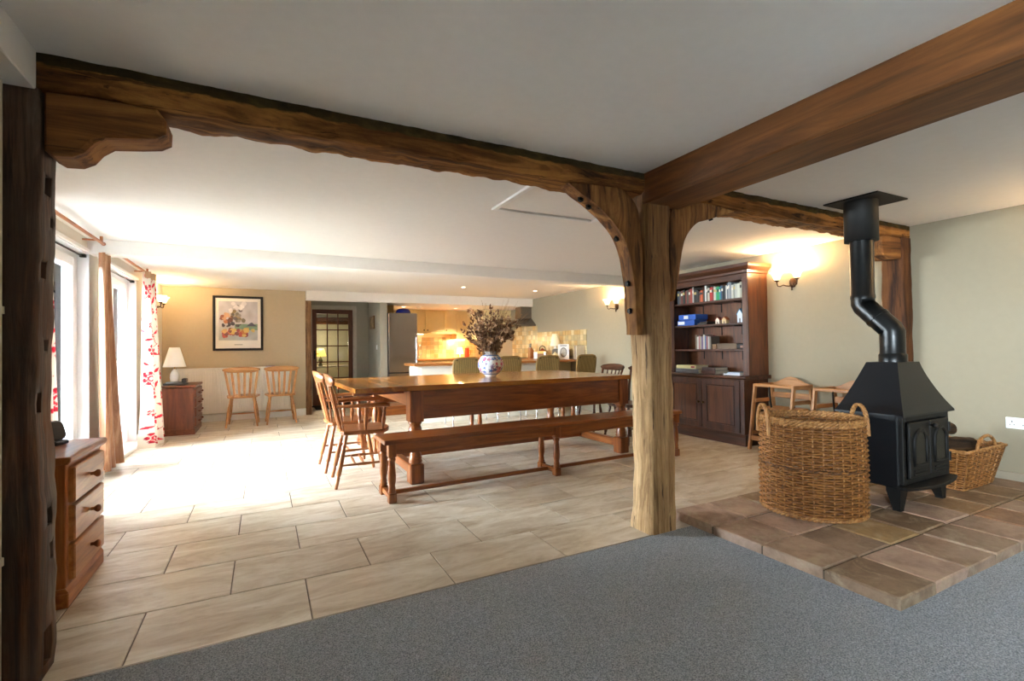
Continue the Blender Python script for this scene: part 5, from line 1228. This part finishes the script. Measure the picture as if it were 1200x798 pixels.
t = thing('food_box', 'small packet with yellow, brown and white panels on the right worktop', 'packet', (4.72, 7.95, .9055), math.radians(-55)); B().box(-.09, .09, -.03, .03, 0, .10, .002).build('lower_panel', plain('brown_pack', '#8a5a34', .6), t); B().box(-.09, .09, -.03, .03, .10, .15, .002).build('upper_panel', plain('yellow_pack', '#d6b25a', .6), t); B().box(.05, .09, -.032, -.03, .02, .13).build('side_label', plain('white_paper', '#e6e6e2', .8), t)
t = thing('toaster', 'grey toaster at the back of the right worktop', 'toaster', (4.93, 7.62, .9055)); B().box(-.12, .12, -.14, .14, .01, .19, .03).build('body', plain('grey_toaster', '#6d6f6c', .35, .4), t); B().box(-.125, -.12, -.02, .02, .05, .12).build('lever', PLB, t)
t = thing('table_lamp', 'table lamp with tapered cream shade on the right worktop', 'lamp', (4.95, 7.84, .9055)); B().lathe([(.05,0),(.055,.01),(.02,.03),(.03,.1),(.045,.15),(.02,.22),(.01,.25)], (0,0,0), 20).build('base', CER, t)
B().ring([[Vector((r*math.cos(2*PI*k/28), r*math.sin(2*PI*k/28), z)) for k in range(28)] for r, z in ((.105,.24),(.055,.47),(.053,.47),(.103,.24))], False, True).build('shade', plain('cream_shade', '#eadfc2', .8, var=.02), t)
t = thing('jar', 'small cream round jar behind the third stool', 'jar', (4.60, 7.30, .9055)); B().lathe([(.04,0),(.06,.03),(.062,.06),(.045,.09),(.035,.095)], (0,0,0), 20).build('body', plain('cream_glaze', '#d9c79a', .3), t); B().lathe([(.037,.095),(.03,.11),(.01,.118),(.012,.13),(.004,.136)], (0,0,0), 16).build('lid', plain('cream_glaze', '#d9c79a', .3), t)
t = thing('cookbook', 'large white cookbook with an oval picture propped up on the bar', 'book', (4.80, 7.33, .9055), math.radians(-32)); B().box(-.10, .10, 0, .002, 0, .27).box(-.10, .10, .024, .026, 0, .27).box(-.10,-.098,.002,.024,0,.27).build('cover', plain('white_gloss_cover', '#e7e5e0', .3), t); B().box(-.096, .096, .003, .023, .004, .266).build('pages', PG, t)
B().ring([[Vector((.062*s_*math.cos(2*PI*k/32), -.0012, .125+.088*s_*math.sin(2*PI*k/32))) for k in range(32)] for s_ in (1,.75)], False, False).build('oval_frame', plain('grey_print', '#8b8780', .5), t)
B().prism([(.045*math.cos(2*PI*k/24), .125+.066*math.sin(2*PI*k/24)) for k in range(24)], -.0012, 0, 'xz').build('oval_picture', plain('pale_print', '#b9b3a6', .5, var=.3, nscale=50), t); B().box(-.06, .06, -.0012, 0, .235, .252).build('title_line', plain('grey_print', '#8b8780', .5), t)
for i, (c_, nm) in enumerate((('#b7a58a','beige'),('#8c7460','brown'),('#c9bfa9','cream'))):
    b0 = book(f'{nm} cookbook standing on the bar right of the white cookbook', 4.93+i*.0, 7.20-i*.032-.03, .9055, .03, .24, .17, c_, 'cookbooks on the bar')
t = thing('table_lamp', 'small glowing lamp on the back worktop in the kitchen corner', 'lamp', (4.02, 10.48, .9055)); B().lathe([(.04,0),(.045,.01),(.015,.03),(.015,.1)], (0,0,0), 20).build('base', CER, t)
B().ring([[Vector((r*math.cos(2*PI*k/28), r*math.sin(2*PI*k/28), z)) for k in range(28)] for r, z in ((.085,.09),(.05,.24),(.048,.24),(.083,.09))], False, True).build('shade', emit('glowing_shade', '#ffcf7a', .5, '#ffe9c0'), t)
lampbulb('corner_lamp_bulb', (4.02, 10.48, 1.30), 3.5, (1,.72,.38))
t = thing('jug', 'orange-red enamel jug behind the dried flowers', 'jug', (4.12, 10.30, .9055)); B().lathe([(.05,0),(.055,.02),(.05,.14),(.045,.2),(.055,.23)], (0,0,0), 20).build('body', plain('orange_red_enamel', '#c2401e', .3), t); B().path([(.05,0,.18),(.09,0,.17),(.09,0,.08),(.053,0,.05)], .007).build('handle', plain('orange_red_enamel', '#c2401e', .3), t)
t = thing('mixer_tap', 'chrome mixer tap on the back worktop by the fridge', 'tap', (3.10, 10.66, .9055)); B().lathe([(.025,0),(.025,.03),(.012,.05)], (0,0,0), 16).path([(0,0,.03),(0,0,.26),(0,-.03,.31),(0,-.10,.31),(0,-.13,.27)], .011, 10).build('spout', CHR, t); B().tube((0,0,.08),(.07,0,.1),.008).build('lever', CHR, t)
# under-cupboard strip light
t = thing('strip_light', 'bright strip light under the wall cupboard by the fridge', 'light', (2.95, 10.62, 1.458)); B().box(-.25, .25, -.02, .02, 0, .014).build('housing', GLOSSW, t); B().box(-.24, .24, -.016, .016, -.004, 0).build('diffuser', emit('strip_diffuser', '#fff2d8', 5), t)
t = thing('strip_light', 'warm strip light under the wall cupboard in the corner', 'light', (3.95, 10.62, 1.318)); B().box(-.12, .25, -.02, .02, 0, .014).build('housing', GLOSSW, t); B().box(-.11, .24, -.016, .016, -.004, 0).build('diffuser', emit('strip_diffuser_warm', '#ffcf8a', 8), t)
# lit room behind the glazed door
tbk = thing('side_table', 'white side table in the lit room behind the glazed door', 'table', (1.3, 12.7, 0)); B().box(-.6, .9, -.2, .25, .70, .74, .004).build('top', GLOSSW, tbk)
for q in (-.55, .85):
    for r_ in (-.15, .2): B().box(q-.025, q+.025, r_-.025, r_+.025, 0, .70).build('leg', GLOSSW, tbk)
t = thing('table_lamp', 'yellow-shaded lamp seen through the glazed door', 'lamp', (1.22, 12.6, .741)); B().lathe([(.05,0),(.055,.02),(.03,.06),(.05,.13),(.02,.22),(.01,.25)], (0,0,0), 20).build('base', plain('dark_green_glaze', '#3d4a3c', .3), t)
B().ring([[Vector((r*math.cos(2*PI*k/28), r*math.sin(2*PI*k/28), z)) for k in range(28)] for r, z in ((.13,.24),(.08,.42),(.078,.42),(.128,.24))], False, True).build('shade', emit('lit_yellow_shade', '#ffc24a', .4, '#ffe0a0'), t)
lampbulb('back_room_lamp_bulb', (1.22, 12.6, 1.30), 1.6, (1,.88,.66))
